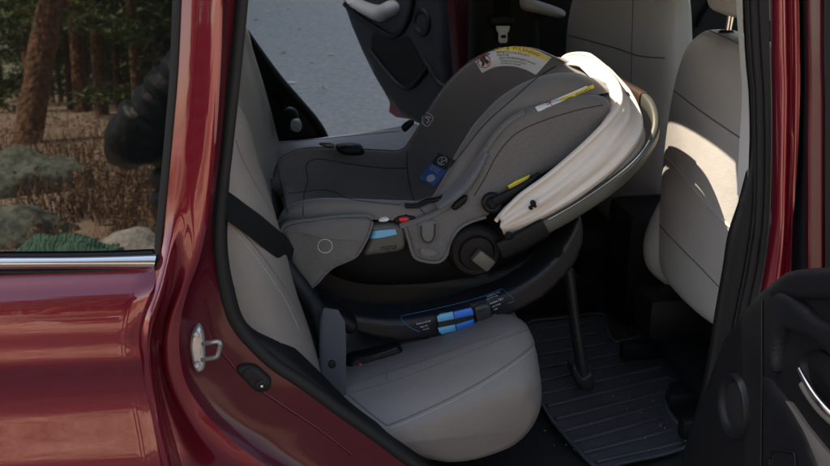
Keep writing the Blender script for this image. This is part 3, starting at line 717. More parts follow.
for yy in (.36, .51):
    mb = MB(); tube([V((1.055, yy, 1.25)), V((1.065, yy, 1.40))], .0075, 3, 12, mb); part('headrest_post', mb, 'chrome', pso, sh=40)
    part('post_sleeve', lathe((1.055, yy, 1.295), (0, 0, 1), [(.018, 0), (.018, .012), (.013, .016)], 16), 'trim', pso, sh=40)
drv = [(.72, .03, 0, .12, .25), (.80, .01, 0, .14, .28), (.95, .0, 0, .14, .293), (1.08, .0, 0, .135, .29), (1.20, .0, 0, .13, .28), (1.32, .015, 0, .11, .25), (1.38, .04, 0, .08, .20), (1.39, .06, 0, .03, .10)]
yawd = math.atan2(.14, .57)
ds = slab(1.04, 1.27, yawd*1.0, drv); dbv = ds.bvh(); dso = part('front_seat', ds, 'lit_leather', sh=70, label='far front seat back in shade')
part('seat_crease', seam([(560, 33), (590, 41), (615, 48), (640, 56), (665, 58)], dbv, .0025, 40, -.0006), 'seam', dso, sh=80)
part('seat_crease', seam([(633, 0), (632, 40), (631, 80), (630, 100)], dbv, .002, 40, -.0006), 'seam', dso, sh=80)
mb = box((1.32, 1.27, .66), (.52, .5, .16), bev=.05); part('seat_base', mb, 'leather', dso, sh=60)
mb = box((1.12, 1.27, .52), (.4, .44, .18), bev=.03); part('seat_frame', mb, 'blk', dso, sh=60)
# ---- interior floor, console, tunnel, far wall, roof
mb = box((.9, .93, .36), (2.6, 1.72, .05)); box((-.9, .93, .55), (1.2, 1.6, .05), mb=mb); part('cabin_floor', mb, 'carpet', sh=40)
mb = box((1.30, .95, .58), (.62, .20, .36), bev=.04); part('centre_console', mb, 'blk', sh=50)
mb = box((.86, 1.14, .44), (.5, .2, .12), bev=.04); part('floor_tunnel', mb, 'carpet', sh=50)
q0 = PZ(636, 318, .44)
mb = box((q0.x+.07, q0.y+.05, .47), (.20, .26, .06), bev=.012); box((q0.x+.04, q0.y+.04, .51), (.13, .22, .03), bev=.01, mb=mb); part('under_seat_box', mb, 'trim', sh=50)
q0 = PZ(690, 405, .43)
mb = box((q0.x+.01, q0.y, .455), (.14, .035, .03), bev=.006); box((q0.x+.03, q0.y+.045, .44), (.12, .05, .04), bev=.008, mb=mb); part('seat_rail_cover', mb, 'trim', sh=50)
# sill (near)
mb = box((.62, .20, .345), (.9, .14, .09), bev=.02); part('sill_carpet', mb, 'carpet', sh=50)
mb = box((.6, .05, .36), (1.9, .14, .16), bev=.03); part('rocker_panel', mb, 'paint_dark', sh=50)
# far side wall behind the far rear door opening
Y2 = 1.74
farw = [(-60, -60), (200, -30), (240, 26), (248, 36), (262, 56), (280, 80), (300, 103), (316, 122), (326, 140), (340, 180), (350, 230), (360, 300), (-60, 300)]
part('far_rear_trim', pillow(farw, ((0, Y2, 0), (0, -1, 0)), .02, 6, .08, 16, smooth=False), 'blk', sh=50)
mb = tube([PY(a, b, Y2-.01) for a, b in [(232, 12), (248, 36), (262, 56), (280, 80), (300, 103), (316, 122), (326, 140), (340, 180)]], .014, 40, 10); part('far_door_seal', mb, 'rubber', sh=80)
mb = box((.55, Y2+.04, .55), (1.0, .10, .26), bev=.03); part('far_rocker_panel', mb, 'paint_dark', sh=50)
fb = [(478, -80), (540, -80), (540, 60), (545, 170), (470, 170), (474, 60), (475, 0)]
part('far_pillar_trim', pillow(fb, ((0, 1.66, 0), (0, -1, 0)), .02, 8, .10, 10, smooth=False), 'blk', sh=60)
mb = loft([[PY(445, -80, 1.88), PY(447, 0, 1.88), PY(452, 60, 1.88), PY(458, 160, 1.88)], [PY(456, -80, 1.84), PY(457, 0, 1.84), PY(460, 60, 1.84), PY(464, 160, 1.84)], [PY(472, -80, 1.82), PY(473, 0, 1.82), PY(474, 60, 1.82), PY(476, 160, 1.82)]], 30, 10)
part('far_middle_pillar', mb, 'paint_dark', sh=60)
part('far_pillar_seal', tube([PY(474, -80, 1.78), PY(475, 0, 1.78), PY(476, 60, 1.78), PY(478, 160, 1.78)], .02, 20, 10), 'rubber', sh=80)
# far belt on the pillar
pl_ = ((0, 1.63, 0), (0, -1, 0))
fbw = part('far_front_belt', pillow([(495, -80), (511, -80), (511, 10), (510, 18), (496, 18), (495, 10)], pl_, .002, 4, .003, 8, smooth=False), 'web')
part('belt_latch', pillow([(491, 18), (495, 16), (512, 16), (515, 20), (514, 25), (508, 26), (498, 26), (491, 25)], ((0, 1.62, 0), (0, -1, 0)), .006, 3, .012, 2), 'trim_grey', fbw)
part('latch_plate', pillow([(496, 26), (510, 26), (509, 31), (507.5, 33), (507.5, 41), (506, 43), (500, 43), (498.5, 41), (498.5, 33), (497, 31)], ((0, 1.615, 0), (0, -1, 0)), .002, 2, .004, 1.5, smooth=False), 'whitep', fbw)
part('latch_slot', pillow([(501, 35), (506, 35), (506, 38), (501, 38)], ((0, 1.611, 0), (0, -1, 0)), .0005, 2, .002, 2, smooth=False), 'blk', fbw)
# far front door inner side and dash
mb = box((1.55, 1.70, .85), (1.35, .08, .85), bev=.03); part('far_front_door', mb, 'blk', sh=50)
mb = pillow([(522, -3), (545, 3), (562, 9), (566, 14), (560, 18), (540, 14), (522, 9)], ((0, 1.64, 0), (0, -1, 0)), .03, 7, .05, 3); part('far_front_armrest', mb, 'beige', sh=60)
mb = tube([PY(546, 64, 1.655), PY(538, 20, 1.655), PY(536, -20, 1.655)], .01, 12, 8); 
part('far_window_trim', tube([PY(698, 28, 1.64), PY(706, 12, 1.64), PY(722, -8, 1.64)], .010, 12, 8), 'trim_grey', sh=80)
mb = box((2.05, .9, .85), (.5, 1.5, .55), bev=.08); part('dashboard', mb, 'trim', sh=50)
# roof with an added slot over the rear cabin, shaped to let sun onto the front seat
SUN_SLOT = (.43, .63, .42, 1.02)
def slabbox(x0, x1, y0, y1, z0, z1, mb): return box(((x0+x1)/2, (y0+y1)/2, (z0+z1)/2), (x1-x0, y1-y0, z1-z0), mb=mb)
mb = MB(); slabbox(-1.3, SUN_SLOT[0], .14, 1.66, 1.585, 1.625, mb); slabbox(SUN_SLOT[1], 1.55, .14, 1.66, 1.585, 1.625, mb)
slabbox(SUN_SLOT[0]+.0005, SUN_SLOT[1]-.0005, .14, SUN_SLOT[2], 1.586, 1.624, mb); slabbox(SUN_SLOT[0]+.0005, SUN_SLOT[1]-.0005, SUN_SLOT[3], 1.66, 1.586, 1.624, mb)
part('roof', mb, 'paint', sh=30)
mb = MB(); slabbox(-1.3, SUN_SLOT[0], .16, 1.64, 1.565, 1.584, mb); slabbox(SUN_SLOT[1], 1.5, .16, 1.64, 1.565, 1.584, mb); slabbox(SUN_SLOT[0]+.001, SUN_SLOT[1]-.001, SUN_SLOT[3], 1.64, 1.566, 1.5835, mb); part('headliner', mb, 'pillar_trim', sh=30)
mb = tube([V((-1.2, .12, 1.56)), V((0, .10, 1.57)), V((1.1, .10, 1.55)), V((1.6, .13, 1.45))], .05, 20, 10); tube([V((-1.2, 1.70, 1.56)), V((0, 1.72, 1.57)), V((1.1, 1.72, 1.55)), V((1.6, 1.70, 1.45))], .05, 20, 10, mb); part('roof_rail', mb, 'paint', sh=60)
# rear and front ends of the body
mb = box((-1.35, .9, .75), (.10, 1.6, .80), bev=.04); part('tailgate', mb, 'paint', sh=50)
mb = box((-1.30, .9, 1.36), (.02, 1.4, .40)); part('rear_window', mb, 'clear', sh=50)
mb = box((-.75, 1.76, .82), (1.15, .08, .62), bev=.02); part('far_quarter_panel', mb, 'paint', sh=50)
mb = box((-.75, 1.70, 1.34), (1.1, .03, .42)); part('far_quarter_window', mb, 'clear', sh=50)
mb = box((-.65, .13, .8), (1.05, .06, .6)); box((-.72, .20, 1.3), (.95, .03, .5), mb=mb); part('cargo_side_trim', mb, 'blk', sh=50)
mb = box((1.70, .0, .72), (1.15, .06, .66), bev=.03); part('front_door', mb, 'paint', sh=50)
mb = box((2.75, .9, .80), (1.25, 1.66, .40), bev=.10); part('hood', mb, 'paint', sh=50)
mb = MB(); mb.add([V((1.58, .2, 1.55)), V((1.58, 1.6, 1.55)), V((2.3, 1.68, 1.05)), V((2.3, .12, 1.05))], [(0, 1, 2, 3)]); part('windscreen', mb, 'clear', sh=0, solid=.006)
for x in (-.85, 2.75):
    for y in (.06, 1.72):
        mb = MB(); sg = -1 if y < 1 else 1
        lathe((x, y, .34), (0, sg, 0), [(.20, -.10), (.33, -.10), (.345, -.06), (.345, .06), (.33, .10), (.20, .10)], 48, mb)
        wo = part('wheel', mb, 'rubber', sh=40); mb = lathe((x, y, .34), (0, sg, 0), [(.198, -.08), (.198, .07), (.17, .06), (.05, .08), (.02, .085)], 30); part('rim', mb, 'zinc', wo, sh=40)

# ---- far rear door, open
HD = V((.87, 1.84, 0)); DD = V((-.5, .866, 0)); DN = V((-.866, -.5, 0))
pl = (HD, DN)
fdo = pillow([(335, -60), (340, -20), (345, 6), (352, 26), (363, 52), (375, 76), (388, 98), (402, 115), (420, 124), (440, 130), (455, 130), (450, 60), (447, 0), (445, -60)], pl, .02, 8, .10, 6, smooth=False)
M['fard'] = mat('far_door_plastic', (.017, .019, .024), .5, spec=.35, bump=[('v', 380, .4, .0008)])
fd = part('far_rear_door', fdo, 'fard', sh=60, label='open far rear door showing its inner panel'); fbv = fdo.bvh()
part('door_skin', pillow([(342, -60), (346, -20), (350, 6), (356, 27), (367, 54), (378, 78), (386, 94), (390, 103), (389, 112), (396, 117), (440, 124), (456, 124), (451, 60), (448, 0), (446, -60)], (HD-DN*.10, DN), .0, 8, .02, 8, smooth=False), 'paint', fd)
def onp(l, off=0.0): return [onpl(a, b, HD+DN*(.02+off), DN) for a, b in l]
part('armrest', pillow([(338, -20), (352, -5), (365, 2), (378, 5), (390, 0), (397, 5), (396, 14), (388, 18), (380, 22), (370, 18), (356, 10), (344, 0), (336, -10)], (HD+DN*.03, DN), .035, 8, .05, 4), 'beige', fd, sh=60)
part('door_bezel', tube(onp([(345, 4), (356, 14), (370, 24), (383, 32), (392, 36), (402, 30), (410, 14), (414, -10)], .004), .012, 40, 10), 'trim_grey', fd, sh=80)
part('bottle_pocket_shade_patch', pillow([(374, 32), (384, 37), (396, 40), (408, 37), (422, 62), (424, 70), (416, 82), (405, 84), (398, 80), (386, 66), (374, 52), (371, 42)], (HD+DN*.0222, DN), .001, 6, .02, 3), 'blk', fd, sh=60)  # flat black patch; the shade inside the pocket is put into its colour
part('pocket_lip', tube(onp([(370, 50), (382, 66), (396, 82), (405, 88), (414, 84), (424, 72), (428, 66)], .006), .010, 40, 10), 'trim_grey', fd, sh=80)
part('panel_ridge', tube(onp([(425, 60), (432, 72), (438, 82), (446, 88)], .0), .012, 20, 10), 'trim_grey', fd, sh=80)
cc = onpl(422, 22, HD+DN*.02, DN)
part('speaker_ring', lathe(cc, DN, [(.030, 0), (.032, .004), (.043, .010), (.050, .009), (.055, .004), (.056, -.004)], 40), 'trim_grey', fd, sh=60)
part('speaker_grille', lathe(cc, DN, [(.001, .0035), (.031, .003), (.031, 0)], 30), 'grille', fd)
# far anchor: belt strap and latch by the far cushion
part('far_belt', tube([PY(246, 42, 1.66), PY(268, 78, 1.64), PY(290, 112, 1.58), PY(297, 122, 1.56)], .024, 20, 8, flat=.08, hint=V((0, 1, .3))), 'web', sh=80)
part('far_belt_latch', pillow([(283, 112), (290, 108), (297, 112), (299, 121), (292, 126), (285, 121)], ((0, 1.5, 0), (0, -1, 0)), .01, 4, .02, 2), 'blk', sh=60)
part('far_latch_tongue', pillow([(292, 120), (299, 119), (302, 127), (298, 132), (291, 129)], ((0, 1.49, 0), (0, -1, 0)), .002, 2, .004, 2), 'zinc', sh=60)

# ---- near rear door, open towards the camera: its inner panel
XD = .83; pn = ((XD, 0, 0), (-1, 0, 0))
nd = pillow([(756, 297), (770, 285), (786, 273), (797, 270), (815, 268), (860, 266), (860, 540), (668, 540), (680, 470), (690, 440), (700, 405), (712, 372), (724, 340), (740, 318)], pn, .012, 8, .07, 8, smooth=False)
ndo = part('near_rear_door', nd, 'trim', sh=60, label='open near rear door, inner panel seen at a slant'); nbv = nd.bvh()
def px_(o_): return ((XD-o_, 0, 0), (-1, 0, 0))
part('door_top_ledge', pillow([(770, 292), (782, 277), (796, 270), (815, 268), (860, 266), (860, 296), (820, 300), (800, 300), (786, 296), (776, 300)], px_(.016), .012, 8, .02, 5, smooth=False), 'trim_grey', ndo, sh=60)
part('armrest_moulding', pillow([(775, 297), (783, 290), (792, 292), (806, 304), (822, 318), (860, 340), (860, 380), (828, 350), (812, 338), (800, 334), (790, 330), (783, 345), (780, 372), (772, 366), (770, 340), (772, 312)], px_(.016), .014, 9, .02, 2.5, npts=120), 'trim_grey', ndo, sh=60)
part('lower_pocket_panel', pillow([(763, 376), (772, 380), (784, 395), (796, 412), (808, 432), (816, 452), (824, 480), (840, 540), (765, 540), (763, 460)], px_(.014), .006, 5, .01, 6, smooth=False), 'trim_grey', ndo, sh=60)
part('beige_insert', pillow([(785, 401), (790, 403), (806, 426), (822, 446), (836, 462), (860, 490), (860, 540), (845, 540), (830, 500), (816, 460), (804, 432), (793, 413)], px_(.018), .003, 5, .01, 5, smooth=False), 'insert', ndo, sh=60)
part('panel_edge_line', tube([PX(762, 300, XD-.014), PX(762, 340, XD-.014), PX(762, 376, XD-.014), PX(761.5, 420, XD-.014), PX(761, 480, XD-.014)], .0022, 30, 8), 'trim_grey', ndo, sh=80)
part('handle_recess', pillow([(800, 362), (806, 352), (818, 350), (834, 360), (860, 380), (860, 450), (838, 424), (818, 402), (804, 384)], px_(.02), -.01, 6, .01, 4), 'blk', ndo, sh=60)
part('inner_handle', tube([PX(799, 369, XD-.036), PX(806, 382, XD-.038), PX(815, 396, XD-.038), PX(826, 409, XD-.036), PX(840, 422, XD-.03)], [.0035, .005, .0055, .005, .004], 30, 10), 'chrome', ndo, sh=80)
part('handle_backing', tube([PX(803, 384, XD-.03), PX(811, 397, XD-.03), PX(822, 411, XD-.03), PX(836, 424, XD-.03)], .007, 20, 10), 'insert', ndo, sh=80)
part('pull_cup', pillow([(772, 456), (776, 452), (788, 453), (793, 457), (794, 480), (772, 480)], px_(.022), -.006, 3, .004, 3), 'blk', ndo, sh=60)
part('pull_cup_rim', tube([PX(*q, XD-.022) for q in [(770, 482), (770.5, 456), (775, 450.5), (789, 451.5), (795, 456), (796, 482)]], .0022, 40, 8), 'trim_grey', ndo, sh=80)
# speaker ring (elliptic on the panel)
c = PX(735.5, 406, XD-.012); a = PX(735.5, 372, XD-.012); hz = abs(a.z-c.z); b_ = PX(750, 412, XD-.012); hy = abs(b_.y-c.y)
def ering(k, h, n=48): return [V((c.x-h, c.y+hy*k*math.cos(t), c.z+hz*k*math.sin(t))) for t in [i/n*6.2832 for i in range(n)]]
part('speaker_ring', rings([ering(.70, -.004), ering(.72, .002), ering(.82, .008), ering(.95, .010), ering(1.0, .006), ering(1.04, -.002)], False), 'trim_grey', ndo, sh=60)
part('speaker_grille', rings([ering(.72, .001), ering(.4, .0035), ering(.02, .004)], True), 'grille', ndo, sh=60)

# ---- near belt: lap section, vertical webbing and buckle (belongs to the car)
mb = MB()
lb = []
for a_, b_2 in [(218, 199), (228, 206), (240, 215), (252, 225), (264, 236), (273, 243), (280, 249)]:
    h = hitn(a_, b_2, bbv); lb.append(h[0]+h[1]*.007)
lb += [PY(292, 262, .33), PY(304, 274, .36)]
part('lap_belt', tube(lb, .023, 40, 8, flat=.08, hint=V((.6, -.8, .1))), 'web', sh=80)
vb_ = pillow([(320, 318), (324, 308), (338, 310), (345, 322), (346, 345), (346, 372), (346, 410), (320, 395), (319, 350)], ((0, .145, 0), (-.1, -1, .1)), .003, 4, .003, 4, smooth=False)
vo = part('vertical_belt', vb_, 'webgrey', sh=60)
part('belt_button', lathe(PY(332, 364, .138), (0, -1, 0), [(.008, -.002), (.008, .004), (.006, .0055), (.0055, .003), (.001, .003)], 20), 'blk', vo, sh=40)
bko = part('belt_buckle', pillow([(346, 366), (350, 356), (372, 351), (395, 345), (402, 348), (401, 356), (380, 364), (366, 374), (352, 378)], ((0, .175, 0), (0, -1, .2)), .016, 6, .03, 3), 'blk', sh=60)
part('buckle_button', pillow([(353, 361), (360, 360), (362, 366), (359, 371), (353, 373), (350, 367)], ((0, .157, 0), (0, -1, .2)), .002, 2, .004, 1.5), 'trim_grey', bko, sh=60)
part('buckle_release', pillow([(358, 365), (361, 363), (362, 368), (359, 371)], ((0, .153, 0), (0, -1, .2)), .001, 2, .003, 1.5, smooth=False), 'redb', bko, sh=60)
part('buckle_slot', tube([PY(372, 357, .158), PY(386, 352, .158), PY(397, 348, .158)], .0025, 10, 6), 'trim_grey', bko, sh=60)

# ================================================================ FLOOR MAT
ZM = .405
mo = [(526, 325), (560, 318), (600, 314), (606, 322), (612, 340), (624, 341), (645, 335), (652, 340), (672, 364), (700, 396), (694, 398), (676, 394), (668, 398), (668, 410), (688, 440), (672, 452), (620, 464), (600, 470), (560, 430), (540, 400), (520, 360)]
mp = pillow([(a, b) for a, b in mo], ((0, 0, ZM+.003), (0, 0, 1)), .0, 4, .006, 6, smooth=False)
mato = obj('floor_mat', mp, M['matr']); tag(mato, 'black ribbed rubber mat on the rear footwell floor', 'floor mat'); mbv = mp.bvh()
mb = MB(); tube([PZ(a, b, ZM+.007) for a, b in mo], .0055, 200, 8, mb, closed=True, flat=.9)
obj('mat_rim', mb, M['matr'], mato, 80)
mb = MB()
ribs = [((534, 330), (590, 322)), ((532, 343), (596, 333)), ((532, 356), (604, 344)), ((534, 369), (640, 350)), ((535, 382), (652, 357)), ((540, 394), (660, 367)), ((547, 406), (668, 377)), ((555, 419), (676, 389)), ((560, 432), (664, 404)), ((570, 443), (662, 417)), ((580, 454), (672, 430)), ((596, 462), (680, 443))]
for a, b in ribs:
    tube([PZ(*a, ZM+.0045), PZ((a[0]+b[0])/2, (a[1]+b[1])/2, ZM+.0045), PZ(*b, ZM+.0045)], .0065, 8, 6, mb, flat=.7)
obj('mat_ribs', mb, M['matr'], mato, 80)

mb = MB(); rn = random.Random(21)
for i in range(70):
    px, py = rn.uniform(535, 690), rn.uniform(325, 455); q = PZ(px, py, ZM+.008); s_ = rn.uniform(.0008, .0022)
    mb.add([q+V((-s_, 0, 0)), q+V((0, -s_, .0005)), q+V((s_, 0, 0)), q+V((0, s_, .001)), q+V((0, 0, s_*1.4))], [(0, 1, 4), (1, 2, 4), (2, 3, 4), (3, 0, 4)])
tag(obj('grit', mb, M['leafdry'], sh=0), 'specks of pale grit scattered over the black floor mat', 'grit', kind='stuff')
# ================================================================ INFANT SEAT BASE
YN, YF, YC = .335, .785, .56
base = thing('infant_seat_base', (.35, YC, .66), 'black car seat base with blue indicator and support leg strapped to the rear bench', 'car seat base')
bo = [(296, 262), (306, 286), (318, 300), (335, 308), (365, 315), (402, 317), (440, 311), (475, 300), (505, 290), (535, 272), (556, 252), (569, 232), (575, 216), (581, 218), (583, 234), (580, 250), (572, 266), (560, 280), (545, 294), (520, 309), (490, 322), (450, 334), (415, 339), (380, 338), (352, 330), (332, 316), (312, 302), (300, 288), (288, 266)]
bm_ = pillow(bo, ((0, .345, 0), (0, -1, 0)), .014, 3.5, .37, 3, smooth=True); bvB = bm_.bvh()
def bp_(name, mb, mt, parent=None, **k): return obj(name, mb, M[mt], parent or base, **k)
bp_('base_rail', bm_, 'base', sh=60)
bp_('base_body', pillow([(300, 255), (340, 262), (420, 275), (500, 268), (560, 235), (568, 246), (545, 272), (500, 292), (440, 310), (380, 316), (330, 306), (308, 290)], ((0, .42, 0), (0, -1, 0)), .01, 6, .26, 8), 'shell', sh=60)
# labels on the rail
lab = [(401, 317), (420, 312), (450, 305), (480, 297), (503, 289), (514, 299), (508, 303)]
mb = seam([(420, 332), (408, 326), (401, 318), (404, 315.5), (430, 310), (460, 303), (484, 296), (500, 289.5), (503, 289.5), (514, 300), (508, 303)], bvB, .0006, 70, .0002); bp_('label_outline', mb, 'cyan', sh=80)
mb = MB(); u = (5.2, -1.05); v_ = (1.0, 5.0)
pxtext('Newborn 4-11 lb', (416.5, 324.6), (2.0, -.45), (-.45, -2.3), bvB, .0012, mb); pxtext('height 19 in', (420, 327.6), (1.7, -.4), (-.4, -1.9), bvB, .0012, mb); pxtext('max 32 lb', (423, 330), (1.6, -.38), (-.38, -1.8), bvB, .0012, mb)
pxtext('Position 1 & 2', (490, 304.5), (2.3, -.95), (-.8, -2.4), bvB, .0012, mb); pxtext('rear facing', (492, 307.4), (2, -.83), (-.7, -2), bvB, .0012, mb); pxtext('only', (494, 310), (2, -.83), (-.7, -2), bvB, .0012, mb)
pxtext('WARNING check', (487, 298), (1.8, -.75), (-.6, -1.9), bvB, .0012, mb); pxtext('level before use', (487, 300.4), (1.7, -.7), (-.6, -1.8), bvB, .0012, mb)
bp_('label_text', mb, 'inkw', sh=0)
def raised(out, y, b, r, t=.01, st=2.0, sm=False): return pillow(out, ((0, y, 0), (0, -1, 0)), b, r, t, st, smooth=sm)
lv = bp_('level_indicator', raised([(436, 316), (440, 313.5), (452, 311.5), (471, 307), (474, 310), (475, 322), (472, 326), (456, 331), (442, 335), (438, 333)], .325, .006, 3, .012), 'labelk', sh=40)
bp_('indicator_pale_top', raised([(437, 317), (440, 314.5), (453, 312), (454, 319), (438, 322)], .319, .002, 2, .004), 'bluel', lv)
bp_('indicator_blue_top', raised([(454, 312), (471, 308), (473, 311), (473.5, 315), (455, 319)], .319, .002, 2, .004), 'blued', lv)
bp_('indicator_pale_bottom', raised([(438, 328), (455, 324.5), (456, 330.5), (442, 334.5), (439, 332)], .319, .002, 2, .004), 'bluel', lv)
bp_('indicator_blue_bottom', raised([(456, 324.5), (474, 319), (474, 323), (471, 326), (457, 330)], .319, .002, 2, .004), 'blued', lv)
bt = bp_('release_button', raised([(474, 307), (486, 303), (490, 305), (492, 315), (490, 319), (478, 323), (476, 320)], .325, .006, 3, .012), 'legm', sh=40)
bp_('button_ridge', tube([PY(477, 311, .319), PY(482, 310, .319), PY(486, 308, .319)], .002, 8, 6), 'base', bt, sh=80)
# support leg
FT = PZ(583, 384, ZM+.012); TP = V((FT.x-.02, YC, PY(566, 270, YC).z)); TP.x = PY(568, 270, YC).x
lg = bp_('support_leg', tube([TP, TP.lerp(FT, .5), FT+V((-.001, 0, .03))], [.019, .0185, .018], 12, 12, flat=.75, hint=V((1, 0, 0))), 'legm', sh=60)
mb = MB()
bp_('inner_tube', tube([TP.lerp(FT, .45), FT+V((0, 0, .02))], [.0155, .0155], 3, 12), 'legm', lg, sh=60)
for k in range(8):
    q = TP.lerp(FT, .12+.07*k); lathe(q+V((-.004, -.0155, 0)), (0, -1, 0), [(.0032, 0), (.0032, .0018), (.001, .0018)], 10, mb)
bp_('adjust_holes', mb, 'blk', lg, sh=40)
ft = pillow([(572, 366), (576, 366), (582, 376), (589, 372), (592, 372), (594, 384), (591, 391), (584, 390), (576, 382), (572, 374)], ((0, FT.y-.012, 0), (0, -1, 0)), .008, 3, .035, 2)
bp_('leg_foot', ft, 'legm', lg, sh=60)
# lock-off block and belt clamp at the foot end
bp_('belt_clamp', pillow([(318, 306), (326, 304), (350, 318), (358, 326), (352, 334), (344, 331), (330, 320), (322, 314)], ((0, .30, 0), (0, -1, 0)), .012, 4, .05, 3), 'blk', sh=60)
bp_('clamp_arm', tube([PY(276, 248, .30), PY(288, 270, .29), PY(304, 292, .28), PY(316, 310, .26), PY(322, 336, .24), PY(324, 358, .22)], [.014, .018, .02, .02, .016, .012], 30, 10), 'trim', sh=80)
bp_('anti_rebound_frame', pillow([(268, 232), (280, 238), (296, 268), (312, 300), (324, 330), (318, 352), (305, 348), (296, 318), (284, 290), (272, 262)], ((0, .36, 0), (0, -1, 0)), .012, 6, .33, 6), 'blk', sh=60)

# ================================================================ INFANT SEAT
seat = thing('infant_car_seat', (.36, YC, .78), 'grey infant car seat with cream canopy and grey carry handle, clicked on its base', 'infant car seat')
def sp_(name, mb, mt, parent=None, **k): return obj(name, mb, M[mt], parent or seat, **k)
ST = [  # rim (x, z), floor (x, z), half width of the opening, rim roll
 ((.020, .925), (.050, .915), .150, .020),
 ((.040, .965), (.075, .905), .165, .026),
 ((.10, .985), (.13, .890), .172, .030),
 ((.20, .980), (.22, .875), .175, .030),
 ((.29, .972), (.31, .862), .175, .030),
 ((.345, .978), (.39, .862), .172, .032),
 ((.375, 1.02), (.455, .880), .165, .036),
 ((.410, 1.085), (.515, .935), .155, .042),
 ((.455, 1.150), (.575, 1.010), .148, .048),
 ((.515, 1.205), (.635, 1.085), .145, .052),
 ((.590, 1.238), (.685, 1.150), .140, .054),
 ((.665, 1.242), (.722, 1.200), .125, .052),
 ((.715, 1.225), (.738, 1.215), .09, .05)]
CSX = [(0, 0), (.25, .005), (.5, .03), (.72, .12), (.86, .32), (.94, .62), (.985, .88), (1.02, 1.0)]
def liner(ss):
    rs = []
    for (R, F, wd, rl) in ss:
        R = V((R[0], 0, R[1])); F = V((F[0], 0, F[1])); D = R-F; dn = D.normalized(); half = []
        for yy, k in CSX: half.append((yy*wd, F+D*k))
        for dy, up in ((.25, .16), (.55, .14), (.85, -.05), (1.0, -.5), (1.05, -1.1), (1.05, -1.9)):
            half.append((wd*1.02+rl*dy, R+dn*(rl*.62*up)))
        half = [(y+.02, V((p.x, p.y, p.z+.014*max(0, min(1, (.40-R.x)/.1))))) for y, p in half]; half[0] = (0, half[0][1])
        full = [V((p.x, YC-y, p.z)) for y, p in reversed(half)]+[V((p.x, YC+y, p.z)) for y, p in half[1:]]
        rs.append(full)
    return rs
rr = liner(ST); ncol = len(rr[0])
# smooth along the length
cols = [cr([r[i] for r in rr], 70) for i in range(ncol)]
rows = [cr([cols[i][j] for i in range(ncol)], 90) for j in range(70)]
# close the foot end and the head end with rolled lips
def lip(row, dx, dz, k): return [V((p.x+dx, YC+(p.y-YC)*k, p.z+dz)) for p in row]
rows = [lip(rows[0], -.004, -.06, 1.0), lip(rows[0], -.012, -.022, 1.0), lip(rows[0], -.008, -.004, 1.0)]+rows+[lip(rows[-1], .022, -.004, .98), lip(rows[-1], .036, -.03, .97), lip(rows[-1], .04, -.09, .97)]
ln_ = MB(); ln_.add(*grid(rows)); lbv = ln_.bvh()
lin = sp_('seat_liner', ln_, 'pad', sh=70)
# outer shell
SH = [((.03, .93), (.07, .86)), ((.06, .95), (.10, .83)), ((.12, .96), (.15, .79)), ((.20, .955), (.22, .77)), ((.29, .95), (.30, .765)), ((.345, .955), (.37, .765)), ((.38, .99), (.45, .775)), ((.43, 1.05), (.54, .80)), ((.49, 1.11), (.63, .85)), ((.56, 1.16), (.71, .93)), ((.64, 1.19), (.76, 1.03)), ((.70, 1.2), (.775, 1.12)), ((.735, 1.205), (.765, 1.18))]
rs = []
for i, (R, Bt) in enumerate(SH):
    R = V((R[0], 0, R[1])); Bt = V((Bt[0], 0, Bt[1])); D = R-Bt; half = []
    wk = [.17, .185, .2, .205, .205, .205, .205, .2, .195, .19, .18, .165, .13][i]
    for yy, k in [(0, 0), (.45, .01), (.75, .06), (.9, .2), (.97, .45), (1.0, .75), (.99, 1.0)]: half.append((yy*wk, Bt+D*k))
    rs.append([V((p.x, YC-y, p.z)) for y, p in reversed(half)]+[V((p.x, YC+y, p.z)) for y, p in half[1:]])
cols = [cr([r[i] for r in rs], 50) for i in range(13)]; sm_r = [cr([cols[i][j] for i in range(13)], 50) for j in range(50)]
mb = MB(); mb.add(*grid(sm_r)); shb = mb.bvh(); sp_('outer_shell', mb, 'shell', sh=70, solid=.004)
# inner pads laid on the liner
def ls(pth, r=.0013, n=50, off=-.0002): return seam(pth, lbv, r, n, off)
mb = ls([(303, 216), (304, 195), (308, 180), (306, 168), (310, 161), (322, 159), (350, 164), (385, 168), (406, 168)])
seam([(276, 196), (300, 192), (322, 190), (334, 192), (350, 199), (378, 203), (400, 205)], lbv, .0013, 50, -.0002, mb)
seam([(407, 152), (408, 175), (414, 200), (425, 214)], lbv, .0013, 40, -.0002, mb)
seam([(451, 167), (468, 145), (486, 123), (513, 99), (537, 78), (556, 66)], lbv, .0016, 50, -.0002, mb)  # dark line drawn for the shading of a fold, not a sewn seam
seam([(276, 160), (282, 188), (288, 214)], lbv, .0013, 30, -.0002, mb)
sp_('liner_seams_fold_shade', mb, 'fseam', lin, sh=80)
fr_ = []
for r_ in rows[3:62]:
    far = [p for p in r_ if p.y > YC+.05]; fr_.append(max(far, key=lambda p: p.z+.3*abs(p.y-YC))+V((0, .004, 0)))
sp_('rim_piping', tube(fr_, .0028, 90, 8), 'cover', lin, sh=80)
